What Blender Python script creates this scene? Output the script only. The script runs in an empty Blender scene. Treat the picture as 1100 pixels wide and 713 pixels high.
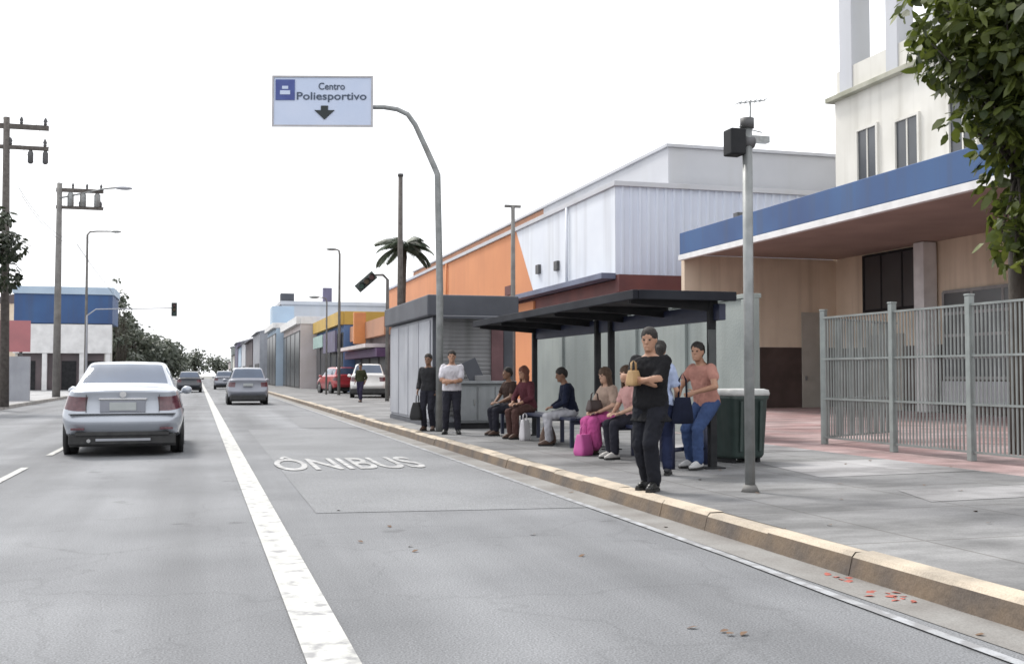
import bpy, math, random
from mathutils import Vector, Matrix, noise, Euler
random.seed(7)
SC = bpy.context.scene
COL = SC.collection
R = math.radians
PI = math.pi
V = Vector

# ------------------------------------------------------------------ materials
def mat(name, col, rough=.7, col2=None, scale=3., detail=6., lo=.35, hi=.65, bump=0., bscale=40., metal=0.,
        streak=None, spec=.5, fine=0., coat=0., stretch=(1, 1, 1)):
    m = bpy.data.materials.new(name); m.use_nodes = True
    nt = m.node_tree; N = nt.nodes; L = nt.links
    b = N['Principled BSDF']
    b.inputs['Roughness'].default_value = rough
    b.inputs['Metallic'].default_value = metal
    b.inputs['Specular IOR Level'].default_value = spec
    if coat: b.inputs['Coat Weight'].default_value = coat; b.inputs['Coat Roughness'].default_value = .08
    tc = N.new('ShaderNodeTexCoord'); mp = N.new('ShaderNodeMapping')
    L.new(tc.outputs['Object'], mp.inputs['Vector']); mp.inputs['Scale'].default_value = stretch
    if col2 is None: col2 = tuple(c * .78 for c in col)
    nz = N.new('ShaderNodeTexNoise'); nz.inputs['Scale'].default_value = scale; nz.inputs['Detail'].default_value = detail
    L.new(mp.outputs['Vector'], nz.inputs['Vector'])
    rp = N.new('ShaderNodeMapRange'); rp.inputs['From Min'].default_value = lo; rp.inputs['From Max'].default_value = hi
    L.new(nz.outputs['Fac'], rp.inputs['Value'])
    mx = N.new('ShaderNodeMix'); mx.data_type = 'RGBA'
    mx.inputs['A'].default_value = (*col, 1); mx.inputs['B'].default_value = (*col2, 1)
    L.new(rp.outputs['Result'], mx.inputs['Factor'])
    out = mx.outputs['Result']
    if streak:                                  # vertical run-off stains
        sc, c3, amt = streak
        m2 = N.new('ShaderNodeMapping'); m2.inputs['Scale'].default_value = (sc, sc, sc * .06)
        L.new(tc.outputs['Object'], m2.inputs['Vector'])
        n2 = N.new('ShaderNodeTexNoise'); n2.inputs['Scale'].default_value = 1; n2.inputs['Detail'].default_value = 5
        L.new(m2.outputs['Vector'], n2.inputs['Vector'])
        r2 = N.new('ShaderNodeMapRange'); r2.inputs['From Min'].default_value = .5; r2.inputs['From Max'].default_value = .8
        r2.inputs['To Max'].default_value = amt
        L.new(n2.outputs['Fac'], r2.inputs['Value'])
        x2 = N.new('ShaderNodeMix'); x2.data_type = 'RGBA'; x2.inputs['B'].default_value = (*c3, 1)
        L.new(out, x2.inputs['A']); L.new(r2.outputs['Result'], x2.inputs['Factor']); out = x2.outputs['Result']
    if fine:                                    # fine grain
        n3 = N.new('ShaderNodeTexNoise'); n3.inputs['Scale'].default_value = 90; n3.inputs['Detail'].default_value = 3
        L.new(tc.outputs['Object'], n3.inputs['Vector'])
        r3 = N.new('ShaderNodeMapRange'); r3.inputs['From Min'].default_value = .3; r3.inputs['From Max'].default_value = .7
        r3.inputs['To Min'].default_value = 1 - fine; r3.inputs['To Max'].default_value = 1 + fine
        L.new(n3.outputs['Fac'], r3.inputs['Value'])
        x3 = N.new('ShaderNodeVectorMath'); x3.operation = 'SCALE'
        L.new(out, x3.inputs[0]); L.new(r3.outputs['Result'], x3.inputs['Scale']); out = x3.outputs['Vector']
    L.new(out, b.inputs['Base Color'])
    if bump:
        n4 = N.new('ShaderNodeTexNoise'); n4.inputs['Scale'].default_value = bscale; n4.inputs['Detail'].default_value = 5
        L.new(tc.outputs['Object'], n4.inputs['Vector'])
        bp = N.new('ShaderNodeBump'); bp.inputs['Strength'].default_value = bump; bp.inputs['Distance'].default_value = .02
        L.new(n4.outputs['Fac'], bp.inputs['Height']); L.new(bp.outputs['Normal'], b.inputs['Normal'])
    return m

def glass(name, col=(.02, .025, .03), rough=.06):
    return mat(name, col, rough, tuple(c * 1.5 for c in col), .8, spec=.8)

def leafmat(name, c1, c2, scale=1.2, trans=.35):
    m = bpy.data.materials.new(name); m.use_nodes = True
    nt = m.node_tree; N = nt.nodes; L = nt.links
    b = N['Principled BSDF']; b.inputs['Roughness'].default_value = .5
    tc = N.new('ShaderNodeTexCoord')
    nz = N.new('ShaderNodeTexNoise'); nz.inputs['Scale'].default_value = scale; nz.inputs['Detail'].default_value = 4
    L.new(tc.outputs['Object'], nz.inputs['Vector'])
    geo = N.new('ShaderNodeNewGeometry')
    ad = N.new('ShaderNodeMath'); ad.operation = 'MULTIPLY_ADD'; ad.inputs[1].default_value = .45
    L.new(geo.outputs['Random Per Island'], ad.inputs[0]); L.new(nz.outputs['Fac'], ad.inputs[2])
    rp = N.new('ShaderNodeMapRange'); rp.inputs['From Min'].default_value = .4; rp.inputs['From Max'].default_value = 1.0
    L.new(ad.outputs[0], rp.inputs['Value'])
    mx = N.new('ShaderNodeMix'); mx.data_type = 'RGBA'
    mx.inputs['A'].default_value = (*c1, 1); mx.inputs['B'].default_value = (*c2, 1)
    L.new(rp.outputs['Result'], mx.inputs['Factor'])
    L.new(mx.outputs['Result'], b.inputs['Base Color'])
    tr = N.new('ShaderNodeBsdfTranslucent'); L.new(mx.outputs['Result'], tr.inputs['Color'])
    ms = N.new('ShaderNodeMixShader'); ms.inputs[0].default_value = trans
    L.new(b.outputs[0], ms.inputs[1]); L.new(tr.outputs[0], ms.inputs[2])
    L.new(ms.outputs[0], N['Material Output'].inputs['Surface'])
    return m

M = {}
M['steel'] = mat('galvanised steel', (.27, .28, .28), .5, (.19, .20, .20), 6, metal=.35, streak=(8, (.16, .12, .09), .5))
M['pole_dark'] = mat('dark grey pole', (.09, .09, .095), .6, (.06, .06, .06), 5)
M['concrete_pole'] = mat('concrete pole', (.20, .195, .185), .85, (.14, .135, .13), 3, streak=(6, (.09, .085, .08), .6))
M['wood'] = mat('weathered timber', (.07, .06, .055), .85, (.11, .10, .09), 8)
M['black_metal'] = mat('black metal', (.012, .013, .015), .7, (.024, .024, .026), 4, spec=.25)
M['navy_metal'] = mat('navy painted metal', (.012, .016, .042), .5, (.018, .024, .055), 4)
M['dark_green'] = mat('dark green plastic', (.022, .038, .034), .5, (.035, .055, .05), 5, streak=(14, (.07, .075, .07), .4))
M['white_plastic'] = mat('white plastic', (.5, .51, .5), .6, (.36, .36, .35), 6)
M['rubber'] = mat('tyre rubber', (.012, .012, .013), .8, (.025, .024, .023), 8)
M['rim'] = mat('alloy rim', (.35, .36, .37), .35, (.2, .2, .2), 8, metal=.8)
M['silver'] = mat('silver car paint', (.385, .41, .455), .3, (.345, .37, .415), 1.2, metal=.35, coat=.8)
M['silver_dusty'] = mat('silver grey car paint', (.24, .25, .29), .35, (.20, .21, .24), 1.5, metal=.3, coat=.5)
M['darkcar'] = mat('dark car paint', (.03, .034, .045), .3, (.045, .048, .055), 1.5, coat=.6)
M['redcar'] = mat('red car paint', (.36, .03, .04), .3, (.28, .025, .03), 1.5, coat=.6)
M['whitecar'] = mat('white car paint', (.72, .72, .70), .3, (.62, .62, .60), 1.5, coat=.5)
M['carglass'] = glass('car glass', (.05, .07, .11), .05)
M['trim'] = mat('black car trim', (.012, .012, .013), .5, (.03, .03, .03), 6)
M['taillight'] = mat('red lamp lens', (.13, .05, .06), .12, (.08, .025, .035), 14, coat=.6)
M['lamp_clear'] = mat('clear lamp lens', (.6, .6, .6), .12, (.4, .4, .4), 20, coat=.6)
M['plate'] = mat('grey number plate', (.36, .38, .38), .4, (.33, .35, .35), 6)
M['chrome'] = mat('chrome', (.6, .6, .62), .15, (.5, .5, .5), 5, metal=1)

# ------------------------------------------------------------------ mesh builder
class MB:
    def __init__(s): s.v = []; s.f = []; s.sm = []
    def add(s, vs, fs, smooth=False):
        o = len(s.v); s.v += [tuple(p) for p in vs]
        s.f += [tuple(i + o for i in f) for f in fs]; s.sm += [smooth] * len(fs); return s
    def box(s, x0, x1, y0, y1, z0, z1, rot=None, piv=None):
        vs = [V((x, y, z)) for z in (z0, z1) for y in (y0, y1) for x in (x0, x1)]
        if rot is not None:
            pv = V(piv) if piv else V(((x0 + x1) / 2, (y0 + y1) / 2, (z0 + z1) / 2))
            vs = [pv + rot @ (p - pv) for p in vs]
        return s.add(vs, [(0, 2, 3, 1), (4, 5, 7, 6), (0, 1, 5, 4), (2, 6, 7, 3), (0, 4, 6, 2), (1, 3, 7, 5)])
    def loft(s, rings, cap=True, smooth=True):
        n = len(rings[0]); o = len(s.v); vs = [p for r in rings for p in r]; fs = []
        for i in range(len(rings) - 1):
            for j in range(n):
                k = (j + 1) % n
                fs.append((i * n + j, i * n + k, (i + 1) * n + k, (i + 1) * n + j))
        s.add(vs, fs, smooth)
        if cap:
            m = len(rings) - 1
            s.f.append(tuple(o + j for j in reversed(range(n)))); s.sm.append(False)
            s.f.append(tuple(o + m * n + j for j in range(n))); s.sm.append(False)
        return s
    def tube(s, pts, r, n=10, cap=True):
        pts = [V(p) for p in pts]
        rs = r if isinstance(r, (list, tuple)) else [r] * len(pts)
        rings = []; ref = None
        for i, p in enumerate(pts):
            d = (pts[min(i + 1, len(pts) - 1)] - pts[max(i - 1, 0)]).normalized()
            if ref is None:
                ref = V((0, 0, 1)) if abs(d.z) < .9 else V((1, 0, 0))
            a = d.cross(ref).normalized(); b = d.cross(a).normalized(); ref = -b if False else ref
            rings.append([p + a * math.cos(t) * rs[i] - b * math.sin(t) * rs[i] for t in [2 * PI * k / n for k in range(n)]])
        return s.loft(rings, cap)
    def disc(s, c, ax, r, h, n=24, r2=None):
        c = V(c); ax = V(ax).normalized(); return s.tube([c - ax * h / 2, c + ax * h / 2], [r, r if r2 is None else r2], n)
    def lathe(s, prof, n=24, c=(0, 0, 0)):
        rings = [[(c[0] + r * math.cos(2 * PI * k / n), c[1] + r * math.sin(2 * PI * k / n), c[2] + z) for k in range(n)] for r, z in prof]
        return s.loft(rings)
    def prism(s, poly, x0, x1, axis='x'):
        n = len(poly)
        def P(a, b, c): return {'x': (c, a, b), 'y': (a, c, b), 'z': (a, b, c)}[axis]
        vs = [P(a, b, x0) for a, b in poly] + [P(a, b, x1) for a, b in poly]
        fs = [tuple(range(n)), tuple(range(2 * n - 1, n - 1, -1))] + [(i, i + n, (i + 1) % n + n, (i + 1) % n) for i in range(n)]
        return s.add(vs, fs)
    def capsule(s, p0, p1, r0, r1, n=12, flat=1., side=None):
        p0 = V(p0); p1 = V(p1); d = (p1 - p0)
        if d.length < 1e-6: d = V((0, 0, 1e-4)); p1 = p0 + d
        d.normalize()
        a = V(side) if side is not None else (V((0, 1, 0)) if abs(d.y) < .9 else V((1, 0, 0)))
        a = (a - d * a.dot(d)).normalized(); b = d.cross(a)
        rings = []
        for k in range(4):
            t = PI / 2 * (1 - (k + .3) / 4.3); rings.append((p0 - d * r0 * math.sin(t) * min(1, 1), r0 * math.cos(t)))
        for k in range(1, 5):
            u = k / 5; rings.append((p0.lerp(p1, u), r0 + (r1 - r0) * u))
        for k in range(4):
            t = PI / 2 * ((k + .3) / 4.3); rings.append((p1 + d * r1 * math.sin(t), r1 * math.cos(t)))
        return s.loft([[c + a * math.cos(2 * PI * j / n) * r + b * math.sin(2 * PI * j / n) * r * flat for j in range(n)] for c, r in rings])
    def ball(s, c, rx, ry, rz, rot=None, n=16, m=10):
        c = V(c); rings = []
        for i in range(m + 1):
            t = -PI / 2 + PI * (i + .02) / (m + .04)
            ring = []
            for j in range(n):
                p = V((rx * math.cos(t) * math.cos(2 * PI * j / n), ry * math.cos(t) * math.sin(2 * PI * j / n), rz * math.sin(t)))
                ring.append(c + (rot @ p if rot is not None else p))
            rings.append(ring)
        return s.loft(rings)
    def mesh(s, name, m, off=(0, 0, 0)):
        me = bpy.data.meshes.new(name); ox, oy, oz = off
        me.from_pydata([(a - ox, b - oy, c - oz) for a, b, c in s.v], [], s.f)
        me.polygons.foreach_set('use_smooth', s.sm)
        if m is not None: me.materials.append(m)
        me.update(); return me
    def build(s, name, m, parent=None, bevel=0., off=None, label=None):
        if isinstance(m, str): m = M[m]
        if off is None: off = parent['_o'] if parent is not None and '_o' in parent else (0, 0, 0)
        o = bpy.data.objects.new(name, s.mesh(name, m, off)); COL.objects.link(o)
        if parent is not None:
            o.parent = parent; o['_o'] = tuple(off)
        if bevel:
            b = o.modifiers.new('bevel', 'BEVEL'); b.width = bevel; b.segments = 2; b.limit_method = 'ANGLE'; b.angle_limit = R(40)
        if label: o['label'] = label
        return o

def tag(o, label=None, cat=None, group=None, kind=None):
    for k, v in (('label', label), ('category', cat), ('group', group), ('kind', kind)):
        if v: o[k] = v
    return o
def thing(name, label, cat, loc=(0, 0, 0), rz=0, group=None, world=False):
    o = bpy.data.objects.new(name, None); COL.objects.link(o)
    o.empty_display_size = .2
    o.location = loc; o.rotation_euler = (0, 0, rz)
    if world: o['_o'] = tuple(loc)          # children are given in world coordinates
    return tag(o, label, cat, group)
def copytree(o, parent=None):
    c = o.copy(); COL.objects.link(c)
    if parent is not None: c.parent = parent
    for ch in list(o.children): copytree(ch, c)
    return c
def struct(name, mb, m, bevel=0):
    return tag(mb.build(name, m, None, bevel), kind='structure')
def grid(x0, x1, y0, y1, z, nx, ny, fn=None):
    b = MB(); vs = []; fs = []
    for j in range(ny + 1):
        for i in range(nx + 1):
            x = x0 + (x1 - x0) * i / nx; y = y0 + (y1 - y0) * j / ny
            vs.append((x, y, z + (fn(x, y) if fn else 0)))
    for j in range(ny):
        for i in range(nx):
            a = j * (nx + 1) + i; fs.append((a, a + 1, a + nx + 2, a + nx + 1))
    return b.add(vs, fs, True)
def text_mesh(txt, size, depth=.004, bold=0.):
    cu = bpy.data.curves.new('txt', 'FONT'); cu.body = txt; cu.size = size; cu.extrude = depth; cu.offset = bold
    cu.align_x = 'CENTER'; cu.align_y = 'CENTER'
    ob = bpy.data.objects.new('txt', cu); COL.objects.link(ob)
    dg = bpy.context.evaluated_depsgraph_get(); dg.update()
    me = bpy.data.meshes.new_from_object(ob.evaluated_get(dg)); bpy.data.objects.remove(ob)
    return me

# ------------------------------------------------------------------ ground, road, pavements
def road_material():
    m = mat('asphalt', (.185, .190, .199), .85, (.140, .144, .152), .5, 10, .36, .64, bump=.5, bscale=70, fine=.38, spec=.4)
    nt = m.node_tree; N = nt.nodes; L = nt.links; b = N['Principled BSDF']
    src = b.inputs['Base Color'].links[0].from_socket
    tc = N.new('ShaderNodeTexCoord'); mp = N.new('ShaderNodeMapping'); mp.inputs['Scale'].default_value = (1.1, .05, 1)
    L.new(tc.outputs['Object'], mp.inputs['Vector'])
    n = N.new('ShaderNodeTexNoise'); n.inputs['Scale'].default_value = 1.0; n.inputs['Detail'].default_value = 6
    L.new(mp.outputs['Vector'], n.inputs['Vector'])
    r = N.new('ShaderNodeMapRange'); r.inputs['From Min'].default_value = .35; r.inputs['From Max'].default_value = .65
    r.inputs['To Min'].default_value = .82; r.inputs['To Max'].default_value = 1.18
    L.new(n.outputs['Fac'], r.inputs['Value'])
    sx_ = N.new('ShaderNodeSeparateXYZ'); L.new(tc.outputs['Object'], sx_.inputs[0])
    ms_ = N.new('ShaderNodeMath'); ms_.operation = 'SINE'; mu_ = N.new('ShaderNodeMath'); mu_.operation = 'MULTIPLY_ADD'; mu_.inputs[1].default_value = 3.6; mu_.inputs[2].default_value = .4
    L.new(sx_.outputs['X'], mu_.inputs[0]); L.new(mu_.outputs[0], ms_.inputs[0])
    mw_ = N.new('ShaderNodeMath'); mw_.operation = 'MULTIPLY_ADD'; mw_.inputs[1].default_value = .05
    L.new(ms_.outputs[0], mw_.inputs[0]); L.new(r.outputs['Result'], mw_.inputs[2])
    s1 = N.new('ShaderNodeVectorMath'); s1.operation = 'SCALE'
    L.new(src, s1.inputs[0]); L.new(mw_.outputs[0], s1.inputs['Scale'])
    # oil spots and fine cracks
    v = N.new('ShaderNodeTexVoronoi'); v.feature = 'DISTANCE_TO_EDGE'; v.inputs['Scale'].default_value = .55; v.inputs['Randomness'].default_value = 1
    w = N.new('ShaderNodeTexNoise'); w.inputs['Scale'].default_value = 2.2; w.inputs['Detail'].default_value = 5
    L.new(tc.outputs['Object'], w.inputs['Vector'])
    ad = N.new('ShaderNodeVectorMath'); ad.operation = 'MULTIPLY_ADD'; ad.inputs[1].default_value = (.8, .8, 0)
    L.new(w.outputs['Color'], ad.inputs[0]); L.new(tc.outputs['Object'], ad.inputs[2]); L.new(ad.outputs[0], v.inputs['Vector'])
    cr = N.new('ShaderNodeMapRange'); cr.inputs['From Min'].default_value = .0; cr.inputs['From Max'].default_value = .012
    cr.inputs['To Min'].default_value = .88; cr.inputs['To Max'].default_value = 1
    L.new(v.outputs['Distance'], cr.inputs['Value'])
    sp = N.new('ShaderNodeTexNoise'); sp.inputs['Scale'].default_value = 1.6; sp.inputs['Detail'].default_value = 3
    L.new(tc.outputs['Object'], sp.inputs['Vector'])
    sr = N.new('ShaderNodeMapRange'); sr.inputs['From Min'].default_value = .66; sr.inputs['From Max'].default_value = .74
    sr.inputs['To Min'].default_value = 1; sr.inputs['To Max'].default_value = .62
    L.new(sp.outputs['Fac'], sr.inputs['Value'])
    mm = N.new('ShaderNodeMath'); mm.operation = 'MULTIPLY'
    L.new(cr.outputs['Result'], mm.inputs[0]); L.new(sr.outputs['Result'], mm.inputs[1])
    s2 = N.new('ShaderNodeVectorMath'); s2.operation = 'SCALE'
    L.new(s1.outputs['Vector'], s2.inputs[0]); L.new(mm.outputs[0], s2.inputs['Scale'])
    L.new(s2.outputs['Vector'], b.inputs['Base Color'])
    return m
def paint_material(name='road paint', c=(.44, .44, .425), lo=.54):
    m = mat(name, c, .7, (c[0] * .82, c[1] * .82, c[2] * .8), 2.5, fine=.12)
    nt = m.node_tree; N = nt.nodes; L = nt.links; b = N['Principled BSDF']
    src = b.inputs['Base Color'].links[0].from_socket
    tc = N.new('ShaderNodeTexCoord'); n = N.new('ShaderNodeTexNoise'); n.inputs['Scale'].default_value = 7; n.inputs['Detail'].default_value = 8
    L.new(tc.outputs['Object'], n.inputs['Vector'])
    r = N.new('ShaderNodeMapRange'); r.inputs['From Min'].default_value = lo; r.inputs['From Max'].default_value = lo + .11; r.inputs['To Max'].default_value = .85
    L.new(n.outputs['Fac'], r.inputs['Value'])
    x = N.new('ShaderNodeMix'); x.data_type = 'RGBA'; x.inputs['B'].default_value = (.19, .19, .195, 1)
    L.new(src, x.inputs['A']); L.new(r.outputs['Result'], x.inputs['Factor']); L.new(x.outputs['Result'], b.inputs['Base Color'])
    return m
M['asphalt'] = road_material()
M['paint'] = paint_material()
M['paint_worn'] = paint_material('worn road paint', (.34, .35, .37), .43)
M['patch'] = mat('resurfaced asphalt', (.19, .195, .203), .85, (.15, .154, .161), .6, 10, .36, .64, bump=.5, bscale=70, fine=.38)
M['patch2'] = mat('dark asphalt repair', (.15, .154, .161), .85, (.165, .168, .175), 1.2, 7, bump=.3, bscale=60, fine=.2)
M['gutter'] = mat('gutter concrete', (.23, .225, .215), .9, (.16, .15, .14), 1.6, 8, bump=.3, bscale=25, fine=.15)
M['ground'] = mat('distant ground', (.20, .20, .19), .95, (.16, .16, .15), .1)
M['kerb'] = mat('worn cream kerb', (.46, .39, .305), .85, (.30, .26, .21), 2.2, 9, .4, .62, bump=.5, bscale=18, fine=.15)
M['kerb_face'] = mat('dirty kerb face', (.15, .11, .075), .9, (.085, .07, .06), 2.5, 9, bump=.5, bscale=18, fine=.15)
M['kerb_grey'] = mat('grey kerb', (.34, .33, .31), .9, (.22, .21, .2), 2, 8, bump=.4, bscale=18)
def pave_material(name, c1, c2, size, gap, rough=.88):
    m = mat(name, c1, rough, c2, .55, 9, .38, .62, bump=.25, bscale=30, fine=.14)
    nt = m.node_tree; N = nt.nodes; L = nt.links; b = N['Principled BSDF']
    src = b.inputs['Base Color'].links[0].from_socket
    tc = N.new('ShaderNodeTexCoord'); br = N.new('ShaderNodeTexBrick')
    br.inputs['Scale'].default_value = 1; br.inputs['Brick Width'].default_value = size[0]; br.inputs['Row Height'].default_value = size[1]
    br.inputs['Mortar Size'].default_value = gap; br.offset = 0
    br.inputs['Color1'].default_value = (1.05, 1.05, 1.05, 1); br.inputs['Color2'].default_value = (.9, .9, .9, 1); br.inputs['Mortar'].default_value = (.6, .58, .56, 1)
    L.new(tc.outputs['Object'], br.inputs['Vector'])
    x = N.new('ShaderNodeVectorMath'); x.operation = 'MULTIPLY'
    L.new(src, x.inputs[0]); L.new(br.outputs['Color'], x.inputs[1])
    # damp / dirt stains
    n = N.new('ShaderNodeTexNoise'); n.inputs['Scale'].default_value = 1.25; n.inputs['Detail'].default_value = 10; n.inputs['Roughness'].default_value = .65
    mp = N.new('ShaderNodeMapping'); mp.inputs['Location'].default_value = (3.7, 9.1, 0); mp.inputs['Scale'].default_value = (.55, 1, 1)
    L.new(tc.outputs['Object'], mp.inputs['Vector']); L.new(mp.outputs['Vector'], n.inputs['Vector'])
    r = N.new('ShaderNodeMapRange'); r.inputs['From Min'].default_value = .42; r.inputs['From Max'].default_value = .62; r.inputs['To Min'].default_value = 1.18; r.inputs['To Max'].default_value = .62
    L.new(n.outputs['Fac'], r.inputs['Value'])
    s = N.new('ShaderNodeVectorMath'); s.operation = 'SCALE'
    L.new(x.outputs['Vector'], s.inputs[0]); L.new(r.outputs['Result'], s.inputs['Scale'])
    L.new(s.outputs['Vector'], b.inputs['Base Color'])
    return m
M['sidewalk'] = pave_material('stained concrete pavement', (.20, .20, .20), (.135, .135, .138), (1.6, 1.6), .012)
M['sidewalk_light'] = pave_material('pale concrete pavement', (.36, .36, .365), (.25, .25, .255), (1.6, 1.6), .01)
M['slab_pale'] = pave_material('worn pale slab', (.31, .305, .31), (.17, .168, .17), (1.6, 1.6), .01)
M['red_pave'] = pave_material('worn red pavement', (.27, .165, .16), (.33, .25, .245), (.6, .6), .01)

struct('ground', MB().add([(-900, -300, -.03), (900, -300, -.03), (900, 900, -.03), (-900, 900, -.03)], [(0, 1, 2, 3)]), 'ground')
struct('road', MB().add([(-7.2, -20, 0), (4.0, -20, 0), (4.0, 330, 0), (-7.2, 330, 0)], [(0, 1, 2, 3)]), 'asphalt')
struct('gutter', MB().add([(3.66, -20, .004), (3.998, -20, .004), (3.998, 120, .004), (3.66, 120, .004)], [(0, 1, 2, 3)]), 'gutter')
# resurfaced stretch of the bus lane and smaller repairs
b = MB()
b.add([(1.0, 10.2, .004), (3.64, 9.9, .004), (3.64, 25, .004), (.95, 26, .004)], [(0, 1, 2, 3)])
struct('road_patch', b, 'patch')
b = MB()
b.add([(-3.9, 5, .004), (-2.9, 5, .004), (-2.9, 12, .004), (-3.9, 12.4, .004)], [(0, 1, 2, 3)])
b.add([(2.2, 26.5, .004), (3.6, 26.2, .004), (3.6, 33, .004), (2.4, 33, .004)], [(0, 1, 2, 3)])
struct('road_repair', b, 'patch2')
def strip(pts, w, z):
    b = MB(); vs = []; 
    for i, (x, y) in enumerate(pts): vs += [(x - w / 2, y, z), (x + w / 2, y, z)]
    return b.add(vs, [(2 * i, 2 * i + 1, 2 * i + 3, 2 * i + 2) for i in range(len(pts) - 1)])
struct('lane_line', strip([(.642, -5), (-.8, 180)], .235, .009), 'paint')
struct('edge_line', strip([(3.48, -5), (3.52, 4), (3.55, 5.5), (3.6, 7), (3.62, 9), (3.63, 20), (3.6, 60), (3.6, 110)], .07, .009), 'paint_worn')
b = MB()
for k in range(30):
    y = 4.9 + 4.55 * k
    b.add([(-2.46, y, .009), (-2.36, y, .009), (-2.36, y + 2.2, .009), (-2.46, y + 2.2, .009)], [(0, 1, 2, 3)])
struct('lane_dashes', b, 'paint')
M['paint_letter'] = paint_material('faded lettering paint', (.40, .40, .40), .47)
# painted word of the bus lane
me = text_mesh('ÔNIBUS', 1.0, 0, .015)
xs = [v.co.x for v in me.vertices]; ys = [v.co.y for v in me.vertices]
for v in me.vertices:
    v.co.x = .95 + (v.co.x - min(xs)) / (max(xs) - min(xs)) * 2.05; v.co.y = 14.7 + (v.co.y - min(ys)) / (max(ys) - min(ys)) * 2.5; v.co.z = .0135
me.materials.clear(); me.materials.append(M['paint_letter'])
o = bpy.data.objects.new('road_lettering', me); COL.objects.link(o); tag(o, kind='structure')
# right pavement: kerb stones with slight irregularity
b = MB(); bt = MB(); y = -6.
while y < 120:
    l = random.uniform(.9, 1.15) if y < 45 else 8
    dx = random.uniform(-.006, .006); dz = random.uniform(-.006, .006)
    tilt = random.uniform(-.01, .01)
    x0, x1, h = 4.0 + dx, 4.17 + dx, .15 + dz
    y1 = y + l - .005
    vs = [(x0 - .015, y, -.02), (x0 - .015, y1, -.02), (x0 + .02, y1, h - .028), (x0 + .02, y, h - .028)]
    b.add(vs, [(0, 3, 2, 1)])
    b.add([(x0 - .015, y, -.02), (x0 + .02, y, h - .028), (x1, y, h), (x1, y, -.02)], [(0, 1, 2, 3)])
    b.add([(x0 - .015, y1, -.02), (x0 + .02, y1, h - .028), (x1, y1, h), (x1, y1, -.02)], [(3, 2, 1, 0)])
    bt.add([(x0 + .02, y, h - .028), (x0 + .02, y1, h - .028), (x0 + .045, y1, h), (x0 + .045, y, h), (x1, y1, h + tilt), (x1, y, h + tilt)], [(0, 3, 2, 1), (3, 5, 4, 2)])
    y += l
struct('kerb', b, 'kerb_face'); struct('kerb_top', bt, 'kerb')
struct('pavement', grid(4.16, 8.9, -6, 120, .15, 1, 1), 'sidewalk')
b = MB()
for (x0, y0, x1, y1) in ((6.3, 8.3, 8.88, 9.3), (6.6, 10.6, 8.88, 12.6), (5.6, 5.9, 8.2, 6.6), (6.9, 14.2, 8.88, 16.4), (5.0, 13.0, 6.2, 13.6)):
    b.add([(x0, y0, .154), (x1, y0 + .2, .154), (x1, y1, .154), (x0 + .3, y1 - .1, .154)], [(0, 1, 2, 3)])
struct('pavement_slab', b, 'slab_pale')
struct('forecourt', grid(8.9, 30, 2, 50, .15, 1, 1), 'red_pave')
struct('pavement_far', grid(8.9, 40, 50.1, 120, .15, 1, 1), 'sidewalk_light')
b = MB(); b.box(-7.38, -7.2, -10, 330, -.02, .14); struct('kerb_far_side', b, 'kerb_grey', .015)
struct('pavement_far_side', grid(-40, -7.37, -10, 330, .135, 1, 1), 'sidewalk_light')

# ------------------------------------------------------------------ buildings
M['cream'] = mat('cream plaster', (.74, .62, .49), .9, (.64, .53, .41), .7, 7, streak=(2.5, (.40, .31, .23), .6), bump=.15)
M['dado'] = mat('dark brown dado tiles', (.055, .036, .032), .5, (.085, .058, .052), 1.5, 6)
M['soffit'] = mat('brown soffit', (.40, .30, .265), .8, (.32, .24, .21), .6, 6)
M['blue_fascia'] = mat('blue painted fascia', (.026, .062, .17), .6, (.035, .095, .23), .35, 6, streak=(2.5, (.05, .07, .13), .8))
M['white_wall'] = mat('off white plaster', (.66, .645, .60), .85, (.56, .545, .50), .5, 7, streak=(1.8, (.36, .34, .30), .7), bump=.1)
M['white_trim'] = mat('white trim', (.72, .72, .72), .7, (.6, .6, .6), 2)
M['grey_wall'] = mat('pale grey cladding', (.50, .51, .54), .8, (.44, .45, .48), .4, 6, streak=(1.2, (.40, .40, .38), .4))
M['orange'] = mat('orange painted wall', (.61, .255, .115), .8, (.54, .22, .10), .3, 7, streak=(1.2, (.40, .17, .08), .4))
M['orange_dark'] = mat('faded orange band', (.40, .20, .12), .85, (.32, .17, .11), .4, 6)
M['panel_white'] = mat('bluish white metal cladding', (.66, .69, .74), .6, (.60, .63, .69), .5, 5, streak=(1.5, (.42, .43, .46), .7))
M['panel_blue'] = mat('pale blue ribbed cladding', (.58, .62, .71), .55, (.53, .57, .67), .5, 5)
M['maroon'] = mat('maroon painted wall', (.13, .04, .035), .7, (.09, .03, .03), .8, 6)
M['slate'] = mat('blue grey awning', (.13, .15, .22), .6, (.09, .10, .15), .8, 6)
M['conc_wall'] = mat('grey green concrete wall', (.29, .315, .30), .9, (.21, .235, .23), .6, 8, streak=(2.2, (.14, .15, .14), .6), bump=.3, bscale=20)
M['win'] = glass('window glass', (.03, .034, .04), .3)
M['winframe'] = mat('grey window frame', (.3, .3, .3), .5, (.22, .22, .22), 4)
M['door'] = mat('pale door', (.42, .40, .36), .6, (.36, .34, .3), 2)

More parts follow.
